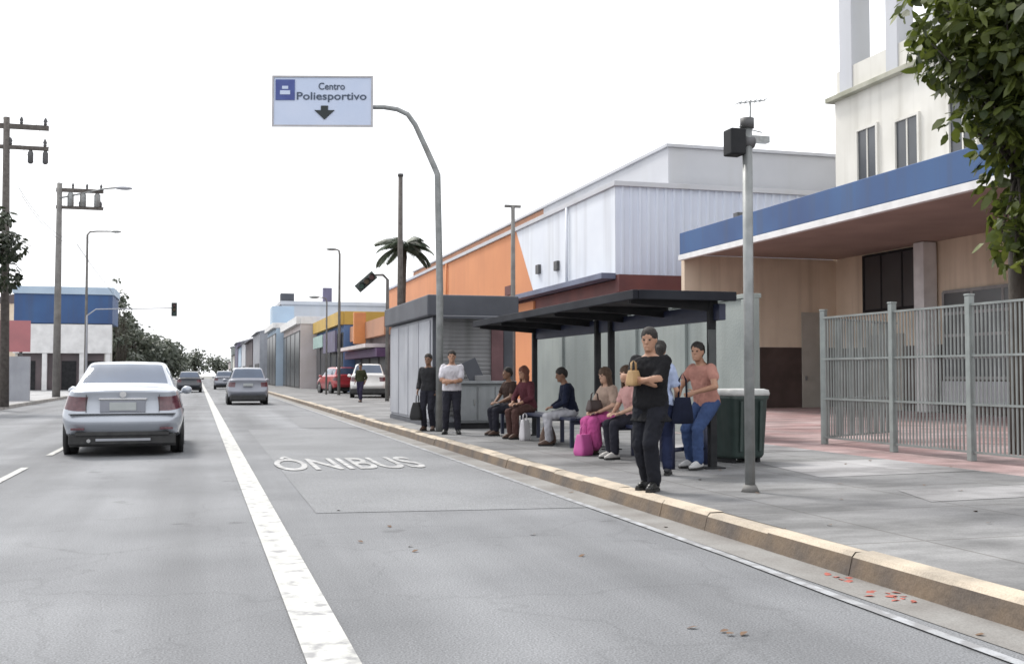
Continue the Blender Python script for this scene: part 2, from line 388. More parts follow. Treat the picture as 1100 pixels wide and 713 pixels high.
# --- institute building with canopy (right)
bl = thing('public_building', 'off-white public building with long blue canopy and open rooftop terrace behind the grey fence', 'building', (21.3, 33, .15), world=True)
b = MB(); b.box(21.3, 36, 6, 33, .05, 10.9); b.build('wall', 'white_wall', bl)
b = MB(); b.box(21.05, 36.2, 6, 33.25, 10.9, 11.08); b.build('ledge', mat('weathered ledge', (.40, .39, .33), .9, (.26, .26, .2), 1), bl, .02)
b = MB(); b.box(21.32, 21.46, 6.1, 32.9, 11.08, 11.95); b.box(21.47, 35.9, 32.75, 32.9, 11.08, 11.95); b.build('parapet', 'white_wall', bl)
pil = M['grey_wall']
for yy, w in ((32.3, .75), (29.7, .62), (27.6, .62), (25, .62), (22, .62), (19, .62)):
    p = MB(); p.box(21.28, 21.28 + w, yy - w / 2, yy + w / 2, 11.081, 15.2); p.build('pillar', pil, bl, .015)
for yy in (32.3, 27, 22):
    p = MB(); p.box(30.5, 31, yy - .3, yy + .3, 11.081, 15.2); p.build('pillar', pil, bl, .015)
b = MB(); b.box(21.2, 31.2, 31.95, 32.7, 15.2, 15.6); b.box(21.2, 22, 18, 31.95, 15.2, 15.6); b.box(30.4, 31.2, 18, 31.95, 15.2, 15.6); b.build('roof_beam', 'white_wall', bl)
for (y0, y1, z0, z1) in ((30.55, 31.6, 7.6, 9.55), (28.4, 29.5, 7.6, 9.4), (25.8, 26.9, 7.6, 9.4), (23.2, 24.3, 7.6, 9.4), (20.6, 21.7, 7.6, 9.4)):
    f = MB(); f.box(21.22, 21.305, y0 - .09, y1 + .09, z0 - .12, z0); f.box(21.22, 21.305, y0 - .09, y1 + .09, z1, z1 + .09)
    f.box(21.22, 21.305, y0 - .09, y0, z0, z1); f.box(21.22, 21.305, y1, y1 + .09, z0, z1); f.box(21.26, 21.305, (y0 + y1) / 2 - .03, (y0 + y1) / 2 + .03, z0, z1)
    fo = f.build('window', 'white_wall', bl)
    p = MB(); p.box(21.285, 21.302, y0, y1, z0, z1); p.build('pane', 'win', fo)
# lower facade under the canopy
b = MB(); b.box(21.262, 21.298, 6, 33.2, .16, 5.4); b.build('lower_wall', 'cream', bl)
b = MB(); b.box(21.235, 21.258, 6, 32.96, .16, 2.2); b.build('dado', 'dado', bl)
f = MB(); f.box(21.2, 21.27, 28.5, 31.35, 3.36, 3.45); f.box(21.2, 21.27, 28.5, 31.35, 5.2, 5.28); f.box(21.2, 21.27, 28.5, 28.6, 3.45, 5.2); f.box(21.2, 21.27, 31.25, 31.35, 3.45, 5.2); f.box(21.21, 21.27, 29.2, 29.27, 3.45, 5.2); f.box(21.21, 21.27, 30.3, 30.36, 3.45, 5.2)
fo = f.build('window', 'black_metal', bl); p = MB(); p.box(21.225, 21.262, 28.6, 31.25, 3.45, 5.2); p.build('pane', 'win', fo)
for yy in (27.75, 21.6, 15.4):
    p = MB(); p.box(20.72, 21.2, yy - .24, yy + .24, .16, 5.3); p.build('pilaster', 'white_trim', bl, .02)
for (y0, y1) in ((22.2, 27.2), (16, 21.2), (9, 15)):       # banded ground floor windows
    f = MB()
    for z in (1.15, 1.75, 2.4, 3.05, 3.7): f.box(21.14, 21.23, y0, y1, z, z + .09)
    k = y0
    while k <= y1 + .01: f.box(21.15, 21.22, k - .05, k + .05, 1.15, 3.75); k += (y1 - y0) / 4
    fo = f.build('window', 'winframe', bl)
    p = MB(); p.box(21.16, 21.21, y0 + .03, y1 - .03, 1.17, 3.72); p.build('pane', 'win', fo)
    s = MB(); s.box(21.08, 21.25, y0, y1, .45, 1.1); s.build('sill_panel', 'grey_wall', bl)
d = MB(); d.box(21.14, 21.24, 29.2, 30.9, .16, 2.6); d.build('door', 'pale_door' if 'pale_door' in M else 'door', bl)
# canopy
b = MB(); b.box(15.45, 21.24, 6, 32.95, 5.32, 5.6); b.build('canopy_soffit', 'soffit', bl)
b = MB(); b.box(15.3, 15.45, 6, 33.06, 5.33, 6.05); b.box(15.45, 21.2, 32.952, 33.06, 5.33, 6.05); b.build('canopy_fascia', 'blue_fascia', bl, .015)
b = MB(); b.box(15.26, 15.42, 6, 33.08, 5.13, 5.31); b.build('canopy_trim', 'white_trim', bl, .01)
b = MB(); b.box(15.46, 21.2, 6, 32.94, 5.61, 5.75); b.build('canopy_roof', 'grey_wall', bl)
# end wall under the canopy
b = MB(); b.box(15.45, 21.262, 33, 33.25, .05, 5.318); b.build('end_wall', 'cream', bl)
b = MB(); b.box(15.6, 21.23, 32.975, 32.998, .16, 2.23); b.build('dado', 'dado', bl)
d = MB(); d.box(19.85, 20.6, 32.93, 32.97, .16, 3.45); do = d.build('door', 'door', bl)
h = MB(); h.box(19.95, 20.02, 32.88, 32.93, 1.1, 1.25); h.build('handle', 'steel', do)
l = MB(); l.tube([(16.8, 31.6, 5.75), (16.8, 31.6, 6.35)], .04); l.box(16.62, 16.98, 31.45, 31.75, 6.35, 6.6)
l.build('floodlight', 'pole_dark', bl, .02)

# --- warehouse behind: lower clad volume, taller grey volume
def ribbed(x0, x1, y, z0, z1, step, dep):
    b = MB(); n = int((x1 - x0) / step); pts = []
    for i in range(n):
        a = x0 + (x1 - x0) * i / n; c = (x1 - x0) / n
        pts += [(a, y), (a + c * .55, y), (a + c * .65, y - dep), (a + c * .9, y - dep)]
    pts.append((x1, y))
    vs = [(p[0], p[1], z) for z in (z0, z1) for p in pts]; m = len(pts)
    return b.add(vs, [(i, i + 1, m + i + 1, m + i) for i in range(m - 1)])
wh = thing('warehouse', 'long orange and white warehouse with grey upper storey behind the bus shelter', 'building', (14.15, 36, .15), world=True)
b = MB(); b.box(14.2, 28, 36.05, 86, .05, 4.72); b.build('base_wall', 'maroon', wh)
# side wall: white near part and orange far part, slanted join
b = MB(); zl, zh = 4.9, 8.1
b.prism([(36.03, zl), (46.0, zl), (48.9, zh), (36.03, zh)], 14.15, 14.4, 'x'); b.build('white_side', 'panel_white', wh)
b = MB(); b.prism([(46.0, zl), (86, zl), (86, zh), (48.9, zh)], 14.15, 14.4, 'x'); b.build('orange_side', 'orange', wh)
b = MB(); b.box(14.1, 14.199, 46, 86, .1, 4.6); b.build('orange_lower_wall', 'orange', wh)
ribbed(14.15, 24, 36, 4.9, 8.1, .33, .05).build('clad_front', 'panel_blue', wh)
b = MB(); b.box(14.4, 28, 36.06, 86, 4.9, 8.0); b.build('core', 'grey_wall', wh)
b = MB(); b.box(14.05, 24, 35.85, 36.3, 8.1, 8.28); b.box(14.05, 14.5, 36.3, 86, 8.1, 8.28); b.build('roof_edge', 'grey_wall', wh, .01)
b = MB(); b.box(13.6, 14.15, 36, 49, 4.74, 4.95); b.box(13.7, 14.15, 49, 86, 4.74, 4.86); b.build('side_awning', 'slate', wh, .01)
b = MB(); b.box(14.16, 24, 35.7, 36.04, 4.25, 4.88); b.build('front_band', 'maroon', wh)
b = MB(); b.box(16.5, 27.5, 36.6, 52, 8.0, 9.78); b.build('upper_storey', 'grey_wall', wh)
b = MB(); b.box(16.5, 27.5, 52.01, 88, 8.0, 9.74); b.build('upper_storey_far', 'orange_dark', wh)
b = MB(); b.box(16.4, 27.6, 36.5, 88, 9.785, 9.9); b.build('roof_cap', 'grey_wall', wh)
for (yy, zz) in ((42.6, 5.65), (45.2, 5.75)):
    p = MB(); p.box(14.02, 14.15, yy - .22, yy + .22, zz, zz + .4); p.build('vent', 'pole_dark', wh, .01)
for yy in (41.2, 64):
    p = MB(); p.tube([(14.06, yy, 4.97), (14.06, yy, 8.08)], .06, 8); p.build('downpipe', 'orange' if yy > 47 else 'panel_white', wh)
p = MB(); p.box(14.05, 14.15, 49.6, 50.6, 5.15, 5.6); p.build('wall_sign', 'maroon', wh)
# second grey block and roof aerial
gb = thing('grey_block', 'pale grey block standing behind the canopy, left of the white building', 'building', (22, 48, .15), world=True)
b = MB(); b.box(22, 36, 44, 62, 0, 11.4); b.build('wall', 'grey_wall', gb)
b = MB(); b.box(21.9, 36.1, 43.9, 62.1, 11.4, 11.6); b.build('parapet', 'grey_wall', gb, .02)
an = thing('roof_aerial', 'small grey rooftop aerial on the grey block behind the metal pole', 'aerial', (24.5, 45, 11.6), world=True)
b = MB(); b.tube([(24.5, 45, 11.6), (24.5, 45, 14.2)], .05, 8); b.build('mast', 'steel', an)
b = MB(); b.tube([(23.8, 45, 14.0), (25.3, 45, 14.25)], .03, 6)
for k in range(6): b.tube([(23.9 + k * .25, 44.6, 14.03 + k * .04), (23.9 + k * .25, 45.4, 14.03 + k * .04)], .02, 6)
b.build('antenna', 'steel', an)
b = MB(); b.tube([(23.9, 45, 12.9), (25.1, 45, 12.7)], .03, 6); b.build('dipole', 'steel', an)
b = MB(); b.box(24.35, 25.4, 44.8, 45.2, 12.2, 12.5); b.build('amplifier_box', 'steel', an)

# --- concrete wall behind the shelter
b = MB(); b.box(9.0, 9.18, 16.6, 29.2, .1, 2.62); b.box(8.96, 9.22, 16.6, 29.2, 2.62, 2.7)
k = 16.6
while k < 29.3: b.box(8.94, 9.0, k, k + .22, .1, 2.6); k += 2.5
o = b.build('concrete_wall', 'conc_wall', None, .008); tag(o, 'stained grey-green concrete boundary wall behind the bus shelter', 'wall')

# --- fence
FG = 'panels of the grey bar fence'
def fence_panel(y0, y1, label, x=9.8, ang=None):
    t = thing('fence_panel', label, 'fence', (x, y0, .15), 0, FG)
    L_ = y1 - y0
    bars = MB(); n = int(abs(L_) / .075)
    for i in range(1, n):
        yy = L_ * i / n; bars.box(-.01, .01, yy - .0085, yy + .0085, .12, 2.08)
    bars.build('bars', 'fence', t)
    for z in (.12, .75, 1.4, 2.08):
        r_ = MB(); r_.box(-.02, .02, min(.03, L_), max(.03, L_) - .03, z - .015, z + .015); r_.build('rail', 'fence', t)
    p = MB(); p.box(-.045, .045, -.045, .045, 0, 2.2); p.box(-.052, .052, -.052, .052, 2.2, 2.225); p.build('post', 'fence_post', t, .006)
    if ang: t.rotation_euler[2] = ang
    return t
M['fence'] = mat('grey fence bars', (.25, .27, .265), .6, (.19, .205, .20), 3, metal=.2)
M['fence_post'] = mat('pale grey fence post', (.29, .32, .31), .55, (.22, .24, .235), 4, metal=.2, streak=(10, (.15, .15, .14), .4))
fence_panel(13.75, 15.62, 'farthest fence panel, at the forecourt entrance')
fence_panel(12.07, 13.75, 'middle fence panel between the two tallest pale posts in view')
fence_panel(10.3, 12.07, 'fence panel under the leafy tree, at the right edge of the picture')
fence_panel(8.5, 10.3, 'second nearest fence panel, beyond the right edge')
fence_panel(6.7, 8.5, 'nearest fence panel, well beyond the right edge')
g = fence_panel(0, 2.6, 'open gate leaf swung inward at the end of the fence', 9.82, R(-62)); g.location = (9.84, 15.66, .15); g['group'] = ''
del g['group']; g.name = 'gate'; g['category'] = 'gate'

# ------------------------------------------------------------------ bus shelter
M['shelter_edge'] = mat('dark shelter edge', (.014, .015, .020), .85, (.024, .026, .032), 2, spec=.2)
sh = thing('bus_shelter', 'dark flat-roofed bus shelter with navy rear beam and thin posts', 'bus shelter', (6, 12, .15), world=True)
b = MB(); b.box(4.87, 6.08, 11.72, 19.48, 2.205, 2.275); b.build('roof', 'black_metal', sh, .008)
b = MB(); b.box(4.80, 4.868, 11.66, 19.54, 2.185, 2.295); b.box(4.87, 6.14, 11.65, 11.718, 2.185, 2.295); b.box(4.87, 6.14, 19.482, 19.54, 2.185, 2.295); b.build('roof_fascia', 'shelter_edge', sh, .008)
b = MB(); b.box(5.98, 6.07, 11.8, 19.45, 1.96, 2.16); b.build('rear_beam', 'navy_metal', sh, .008)
for k in range(6):
    yy = 12.0 + k * 1.47
    p = MB(); p.prism([(4.9, 2.202), (6.05, 2.202), (6.05, 2.07), (4.9, 2.15)], yy - .03, yy + .03, 'y'); p.build('rafter', 'black_metal', sh)
for yy in (12.0, 15.4, 16.0, 19.4):
    p = MB(); p.box(5.93, 6.02, yy - .045, yy + .045, .15, 2.2); p.box(5.84, 6.11, yy - .1, yy + .1, .15, .17); p.build('post', 'black_metal', sh, .008)
p = MB(); p.box(5.90, 6.0, 11.92, 11.953, 1.2, 1.85); p.build('notice_board', mat('dark notice board', (.03, .036, .036), .4, (.045, .05, .05), 5), sh, .006)
p = MB(); p.box(6.26, 6.28, 16.1, 18.9, .75, 1.9); 
# benches
def bench(y0, y1, label, x=5.68, z=.62):
    t = thing('bench', label, 'bench', (x, y0, .15), 0, 'benches of the bus shelter', world=True)
    s_ = MB()
    for dx in (-.17, -.06, .05, .16): s_.box(x + dx - .045, x + dx + .045, y0, y1, z - .045, z)
    s_.build('seat', 'navy_metal', t, .006)
    n = max(2, round((y1 - y0) / 1.5) + 1)
    for i in range(n):
        yy = y0 + .12 + (y1 - y0 - .24) * i / (n - 1)
        l_ = MB(); l_.box(x - .18, x - .12, yy - .03, yy + .03, .15, z - .047); l_.box(x + .12, x + .18, yy - .03, yy + .03, .15, z - .047); l_.box(x - .12, x + .12, yy - .025, yy + .025, z - .11, z - .05)
        l_.build('leg', 'navy_metal', t, .005)
    return t
bench(13.05, 15.3, 'navy bench carrying the person in pink and the person in magenta')
bench(15.85, 20.2, 'long navy bench at the far end of the shelter')
t = thing('leaning_rail', 'navy tubular leaning rail beside the green bin', 'rail', (5.8, 12.2, .15), world=True)
b = MB(); b.tube([(5.45, 12.02, .78), (6.15, 12.55, .78)], .035); b.build('top_rail', 'navy_metal', t)
b = MB(); b.tube([(5.45, 12.02, .38), (6.15, 12.55, .38)], .028); b.build('lower_rail', 'navy_metal', t)
for (x, y) in ((5.45, 12.02), (5.8, 12.285), (6.15, 12.55)):
    b = MB(); b.tube([(x, y, .15), (x, y, .78)], .035); b.build('leg', 'navy_metal', t)

# litter bin
t = thing('litter_bin', 'dark green litter bin with a white rim beside the tall metal pole', 'bin', (6.75, 12.85, .15), R(12))
b = MB(); 
def rr(hw, hd, z, r=.06, n=5):
    out = []
    for cx, cy, a0 in ((hw - r, hd - r, 0), (-hw + r, hd - r, 90), (-hw + r, -hd + r, 180), (hw - r, -hd + r, 270)):
        for k in range(n): a = R(a0 + 90 * k / (n - 1)); out.append((cx + r * math.cos(a), cy + r * math.sin(a), z))
    return out
b.loft([rr(.25, .24, .06), rr(.27, .26, .1), rr(.31, .29, .82), rr(.325, .305, .83), rr(.325, .305, .87)]); b.build('body', 'dark_green', t)
b = MB(); b.loft([rr(.33, .31, .872), rr(.335, .315, .9), rr(.325, .305, .945), rr(.28, .26, .96)]); b.build('rim', 'white_plastic', t)
for sx in (-1, 1):
    b = MB(); b.box(sx * .2 - .03, sx * .2 + .03, -.2, .2, 0, .08); b.build('foot', 'black_metal', t)
for k in (-.16, 0, .16):
    b = MB(); b.box(k - .02, k + .02, -.305, -.27, .15, .8, Matrix.Rotation(R(2.4), 3, 'X')); b.build('rib', 'dark_green', t, .005)

# metal pole with control box
t = thing('metal_pole', 'galvanised steel pole with a dark box at its top, nearest pole on the pavement', 'pole', (5.14, 9.51, .15), world=True)
b = MB(); b.tube([(5.14, 9.51, .15), (5.14, 9.51, 3.74)], .05, 16); b.build('post', 'steel', t)
b = MB(); b.tube([(5.14, 9.51, .15), (5.14, 9.51, .22)], [.09, .06], 16); b.build('base', 'concrete_pole', t)
b = MB(); b.tube([(5.14, 9.51, 3.74), (5.14, 9.51, 3.84)], .07, 14); b.build('cap', 'pole_dark', t)
b = MB(); b.box(4.92, 5.085, 9.42, 9.6, 3.46, 3.72); b.build('control_box', 'black_metal', t, .015)
b = MB(); b.tube([(5.08, 9.5, 3.6), (5.2, 9.5, 3.6)], .06, 12); b.build('clamp', 'pole_dark', t)

# ------------------------------------------------------------------ newsstand kiosk
M['kiosk_grey'] = mat('pale grey kiosk panel', (.34, .35, .38), .6, (.27, .28, .31), 1.2, 6, streak=(3, (.2, .2, .22), .5))
M['shutter'] = mat('grey roller shutter', (.26, .26, .265), .6, (.20, .20, .205), 1.5, streak=(4, (.09, .09, .09), .5), metal=.2)
M['kiosk_dark'] = mat('dark grey kiosk roof', (.075, .08, .095), .7, (.055, .058, .07), 1.5)
M['counter'] = mat('dull metal counter', (.27, .285, .295), .5, (.20, .21, .22), 1.8, metal=.3, streak=(5, (.1, .1, .1), .4))
k_ = thing('newsstand', 'grey metal newsstand kiosk with roller shutter and dark roof', 'kiosk', (4.7, 22.8, .15), world=True)
b = MB(); b.box(4.7, 6.5, 22.8, 28.2, .25, 2.55); b.build('body', 'kiosk_grey', k_, .02)
b = MB(); b.box(4.68, 6.52, 22.78, 28.22, .15, .25); b.build('plinth', 'kiosk_dark', k_)
for i in range(4):
    p = MB(); y0 = 22.95 + i * 1.31; p.box(4.665, 4.698, y0, y0 + 1.22, .32, 2.48); p.build('side_panel', 'kiosk_grey', k_, .008)
s_ = MB(); z = .4; pts = []
while z < 2.5: pts += [(22.778, z), (22.768, z + .02), (22.768, z + .06), (22.778, z + .08)]; z += .09
vs = [(x, y, zz) for x in (4.85, 6.28) for y, zz in pts]; n = len(pts)
s_.add(vs, [(i, i + 1, n + i + 1, n + i) for i in range(n - 1)]); s_.build('shutter', 'shutter', k_)
for xa, xb in ((4.7, 4.84), (6.29, 6.5)):
    p = MB(); p.box(xa, xb, 22.74, 22.798, .25, 2.55); p.build('shutter_frame', 'kiosk_dark', k_)
p = MB(); p.box(4.55, 6.6, 22.6, 28.4, 2.56, 3.02); p.build('roof', 'kiosk_dark', k_, .03)
p = MB(); p.box(4.75, 6.1, 22.15, 22.59, 2.5, 2.56, Matrix.Rotation(R(6), 3, 'X')); p.build('awning', 'kiosk_dark', k_, .01)
p = MB(); p.box(6.0, 6.26, 22.66, 22.735, .9, 2.42); p.build('banner', mat('faded maroon banner', (.15, .075, .08), .7, (.11, .055, .06), 3), k_)
ct = thing('counter_unit', 'low dull metal counter unit in front of the newsstand shutter', 'counter', (5.25, 22.3, .15), world=True)
p = MB(); p.box(5.12, 6.3, 22.05, 22.55, .27, 1.1); p.build('cabinet', 'counter', ct, .02)
p = MB(); p.box(5.05, 6.37, 21.98, 22.6, 1.1, 1.16); p.build('top', 'counter', ct, .01)
p = MB(); p.box(5.16, 6.26, 22.1, 22.5, .15, .27); p.build('plinth', 'black_metal', ct)
for i in range(3):
    p = MB(); p.box(5.15 + i * .385, 5.5 + i * .385, 22.025, 22.045, .32, 1.04); dd = p.build('door', 'counter', ct, .008)
    h = MB(); h.box(5.44 + i * .385, 5.47 + i * .385, 22.0, 22.024, .65, .78); h.build('handle', 'steel', dd)
bg = thing('display_rack', 'dark tilted display rack standing on the metal counter', 'rack', (5.45, 22.25, 1.16), world=True)
p = MB(); p.box(5.3, 5.62, 22.2, 22.25, 1.17, 1.62, Matrix.Rotation(R(-25), 3, 'Y')); p.build('board', 'kiosk_dark', bg, .01)
p = MB(); p.box(5.5, 5.85, 22.15, 22.4, 1.161, 1.28); p.build('tray', 'shutter', bg, .01)
ap = thing('advert_panel', 'blue and white upright panel between the newsstand and the shelter', 'advert panel', (6.8, 24.5, .15), world=True)
p = MB(); p.box(6.58, 6.98, 24.45, 24.6, .15, 2.58); p.build('frame', 'white_trim', ap, .01)
p = MB(); p.box(6.61, 6.82, 24.43, 24.447, .9, 2.5); p.build('blue_face', mat('blue poster', (.10, .22, .55), .5, (.16, .32, .62), 2), ap)
p = MB(); p.box(6.825, 6.95, 24.43, 24.447, .9, 2.5); p.build('pale_face', mat('pale blue poster', (.5, .58, .68), .5, (.42, .5, .62), 2), ap)

# ------------------------------------------------------------------ overhead direction sign
t = thing('direction_sign', 'white and blue overhead direction sign on a curved grey pole', 'road sign', (4.5, 21.2, .15), world=True)
pts = [(4.52, 21.2, .15), (4.52, 21.2, 3.0), (4.47, 21.2, 5.25)]
for a in range(0, 61, 12):
    pass
pts += [(4.40, 21.2, 5.42), (4.22, 21.2, 5.82), (4.02, 21.2, 6.25), (3.87, 21.2, 6.46), (3.66, 21.2, 6.56), (3.4, 21.2, 6.60), (1.5, 21.2, 6.62)]
b = MB(); b.tube(pts, [.075, .07, .062, .06, .056, .052, .05, .048, .046, .042], 14); b.build('pole', 'steel', t)
cx, cz, hw, hh = 2.19, 6.69, 1.0, .51
M['sign_face'] = mat('pale blue white sign sheet', (.50, .56, .70), .45, (.46, .53, .68), 1.5)
b = MB(); b.box(cx - hw, cx + hw, 21.10, 21.13, cz - hh, cz + hh); b.build('board', 'sign_face', t, .004)
b = MB()
for (x0, x1, z0, z1) in ((cx - hw, cx + hw, cz + hh - .035, cz + hh), (cx - hw, cx + hw, cz - hh, cz - hh + .035), (cx - hw, cx - hw + .035, cz - hh + .035, cz + hh - .035), (cx + hw - .035, cx + hw, cz - hh + .035, cz + hh - .035)):
    b.box(x0, x1, 21.085, 21.098, z0, z1)
b.build('border', mat('grey sign border', (.42, .41, .42), .5), t)
for zz in (cz - .2, cz + .2):
    b = MB(); b.box(cx - .9, cx + .9, 21.131, 21.15, zz - .03, zz + .03); b.build('bracket', 'steel', t)
M['sign_navy'] = mat('sign navy', (.035, .055, .22), .45, (.05, .08, .26), 6)
M['sign_ink'] = mat('sign lettering', (.03, .05, .09), .5, (.04, .06, .1), 6)
b = MB(); b.box(cx - .93, cx - .55, 21.086, 21.098, cz + .02, cz + .43); e = b.build('emblem', 'sign_navy', t)
b = MB(); b.box(cx - .84, cx - .64, 21.08, 21.085, cz + .13, cz + .21); b.box(cx - .8, cx - .68, 21.08, 21.085, cz + .24, cz + .3); b.build('emblem_mark', 'sign_face', e)
def sign_text(txt, x, z, w, h):
    me = text_mesh(txt, .2, .003, .002)
    xs = [v.co.x for v in me.vertices]; ys = [v.co.y for v in me.vertices]
    o_ = t['_o']
    for v in me.vertices:
        px = x + ((v.co.x - min(xs)) / (max(xs) - min(xs)) - .5) * w; pz = z + ((v.co.y - min(ys)) / (max(ys) - min(ys)) - .5) * h
        v.co = (px - o_[0], 21.092 - v.co.z - o_[1], pz - o_[2])
    me.materials.clear(); me.materials.append(M['sign_ink'])
    o = bpy.data.objects.new('lettering', me); COL.objects.link(o); o.parent = t
t.rotation_euler[2] = R(-15); t.scale = (1.02, 1.02, 1.02)
sign_text('Centro', cx + .18, cz + .30, .52, .14)
sign_text('Poliesportivo', cx + .18, cz + .08, 1.38, .20)
b = MB(); b.prism([(cx - .27, cz - .15), (cx + .0, cz - .36), (cx - .02, cz - .36)][:0] or [(cx - .03, cz - .09), (cx + .11, cz - .09), (cx + .11, cz - .18), (cx + .24, cz - .18), (cx + .04, cz - .37), (cx - .16, cz - .18), (cx - .03, cz - .18)], 21.085, 21.097, 'y'); b.build('arrow', mat('black arrow', (.008, .016, .018), .5), t)
# ------------------------------------------------------------------ poles on both sides
def crossarm(t, x0, x1, y, z, tk, n, ins=True):
    b = MB(); b.box(x0, x1, y - .06, y + .06, z - tk, z + tk); a = b.build('crossarm', 'wood', t)
    for i in range(n):
        xx = x0 + .12 + (x1 - x0 - .24) * i / (n - 1)
        q = MB(); q.lathe([(.03, 0), (.07, .05), (.045, .1), (.075, .15), (.04, .24), (.03, .28)], 10, (xx, y, z + tk)); q.build('insulator', 'pole_dark', a)
t = thing('utility_pole', 'tall dark utility pole with two crossarms at the far left edge', 'utility pole', (-6.98, 42, .13), world=True)
b = MB(); b.tube([(-6.98, 42, .13), (-7.07, 42, 10.6)], [.17, .11], 12); b.build('pole', 'wood', t)
crossarm(t, -8.3, -5.65, 42, 10.28, .09, 4); crossarm(t, -8.2, -5.65, 42, 9.52, .07, 3)
for x in (-6.25, -5.75):
    b = MB(); b.lathe([(.05, -.5), (.1, -.45), (.1, -.1), (.05, 0)], 10, (x, 42, 9.45)); b.build('fuse_cutout', 'pole_dark', t)
t = thing('utility_pole', 'grey concrete utility pole with a pale arm lamp, second pole from the left edge', 'utility pole', (-7.44, 59.5, .13), world=True)
b = MB(); b.tube([(-7.44, 59.5, .13), (-7.44, 59.5, 11.2)], [.2, .13], 12); b.build('pole', 'concrete_pole', t)
crossarm(t, -7.6, -5.3, 59.5, 10.85, .1, 4); crossarm(t, -7.6, -5.3, 59.5, 9.95, .08, 3)
b = MB(); b.tube([(-7.44, 59.4, 10.4), (-5.2, 59.4, 11.0), (-4.6, 59.4, 11.08)], .045, 8); b.build('lamp_arm', 'steel', t)
b = MB(); b.ball((-4.3, 59.4, 11.07), .45, .16, .1); b.build('lamp_head', 'kiosk_grey', t)
for x in (-6.9, -6.3, -5.6):
    b = MB(); b.lathe([(.08, -.75), (.16, -.7), (.16, -.1), (.08, 0)], 10, (x, 59.5, 10.75)); b.build('transformer_can', 'steel', t)
def street_lamp(x, y, h, arm, label, base=.13, r=.1):
    t = thing('street_lamp', label, 'street lamp', (x, y, base), world=True)
    b = MB(); b.tube([(x, y, base), (x, y, h - .25), (x + arm * .08, y, h - .05), (x + arm * .3, y, h)] + [(x + arm * .8, y, h + .03)], [r, r * .7, r * .6, r * .5, r * .4], 10); b.build('pole', 'concrete_pole', t)
    b = MB(); b.ball((x + arm * .9, y, h + .02), max(.3, abs(arm) * .18), .14, .085); b.build('lamp_head', 'steel', t)
    return t
street_lamp(-7.43, 73, 10.45, 1.9, 'grey street lamp with a single arm, between the utility poles and the car')
street_lamp(7.08, 60, 8.25, -.5, 'tall street lamp over the yellow fascia shop', .15, .09)
street_lamp(6.6, 62, 5.7, -.8, 'short pale street lamp left of the tall lamp over the shops', .15, .06)
t = thing('bare_pole', 'thin dark pole in front of the orange wall, left of the sign pole', 'pole', (7.0, 40, .15), world=True)
b = MB(); b.tube([(7, 40, .15), (7, 40, 8.8)], [.13, .085], 10); b.build('pole', 'wood', t); b = MB(); b.tube([(7, 40, 8.8), (7, 40, 8.9)], .11, 10); b.build('cap', 'pole_dark', t)
t = thing('bare_pole', 'thin grey pole with a tiny crossbar in front of the orange and white wall join', 'pole', (11.44, 40, .15), world=True)
b = MB(); b.tube([(11.44, 40, .15), (11.44, 40, 7.9)], [.11, .075], 10); b.build('pole', 'concrete_pole', t); b = MB(); b.box(11.1, 11.75, 39.95, 40.05, 7.8, 7.9); b.build('crossbar', 'concrete_pole', t)
CG = 'cables on the left utility poles'
for k, (dx, z0, z1) in enumerate(((-.9, 10.66, 11.22), (-.3, 10.66, 11.22), (.75, 10.66, 11.2), (1.2, 10.66, 11.2), (.3, 8.1, 8.3), (.42, 7.8, 8.05))):
    for (ya, xa, za), (yb, xb, zb) in (((42, -6.95 + dx, z0), (59.5, -7.0 + dx, z1)), ((59.5, -7.0 + dx, z1), (125, -7.6 + dx, z1 - .6))):
        b = MB(); b.tube([(xa + (xb - xa) * t_ / 10, ya + (yb - ya) * t_ / 10, za + (zb - za) * t_ / 10 - .5 * 4 * (t_ / 10) * (1 - t_ / 10)) for t_ in range(11)], .007 if k < 4 else .012, 5)
        o = b.build('cable', 'pole_dark'); tag(o, 'thin black cable sagging between the utility poles on the left', 'cable', CG)
# traffic lights
def signal(t, c, h, tilt=0):
    b = MB(); rot = Matrix.Rotation(tilt, 3, 'Y'); c = V(c)
    b.box(c.x - h * .2, c.x + h * .2, c.y - .12, c.y + .12, c.z - h / 2, c.z + h / 2, rot); hd = b.build('signal_head', 'signal_green', t, .02)
    for k, mname in ((1, 'lens_red'), (0, 'lens_amber'), (-1, 'lens_green')):
        p = c + rot @ V((0, -.14, k * h * .3)); q = MB(); q.disc(p, (0, 1, 0), h * .12, .04, 14); q.build('lens', mname, hd)
        q = MB(); q.tube([p + V((0, .02, .0)), p + V((0, -.16, .0))], [h * .14, h * .14], 12, False); q.build('hood', 'pole_dark', hd)
M['signal_green'] = mat('dark green grey signal housing', (.05, .065, .06), .6, (.07, .085, .08), 4)
M['lens_red'] = mat('unlit red lens', (.08, .012, .012), .3); M['lens_amber'] = mat('unlit amber lens', (.09, .05, .01), .3); M['lens_green'] = mat('unlit green lens', (.01, .06, .04), .3)
t = thing('traffic_light', 'dark traffic light hanging over the road on a long arm, left of the lane line', 'traffic light', (-7.1, 70.3, .13), world=True)
b = MB(); b.tube([(-7.1, 70.3, .13), (-7.1, 70.3, 4.9), (-6.6, 70.3, 5.3), (-2, 70.3, 5.45)], [.07, .05, .035, .03], 10); b.build('pole', 'kiosk_grey', t)
signal(t, (-2.0, 70.2, 5.36), .85)
t = thing('traffic_light', 'tilted dark traffic light on a bracket, above the orange shop sign', 'traffic light', (5.6, 46, .15), world=True)
b = MB(); b.tube([(7.5, 46, .15), (7.5, 46, 5.4), (7.3, 46, 5.6), (6.9, 45.6, 5.55)], [.09, .07, .06, .05], 10); b.build('pole', 'concrete_pole', t)
signal(t, (6.42, 45, 5.2), .95, R(48))
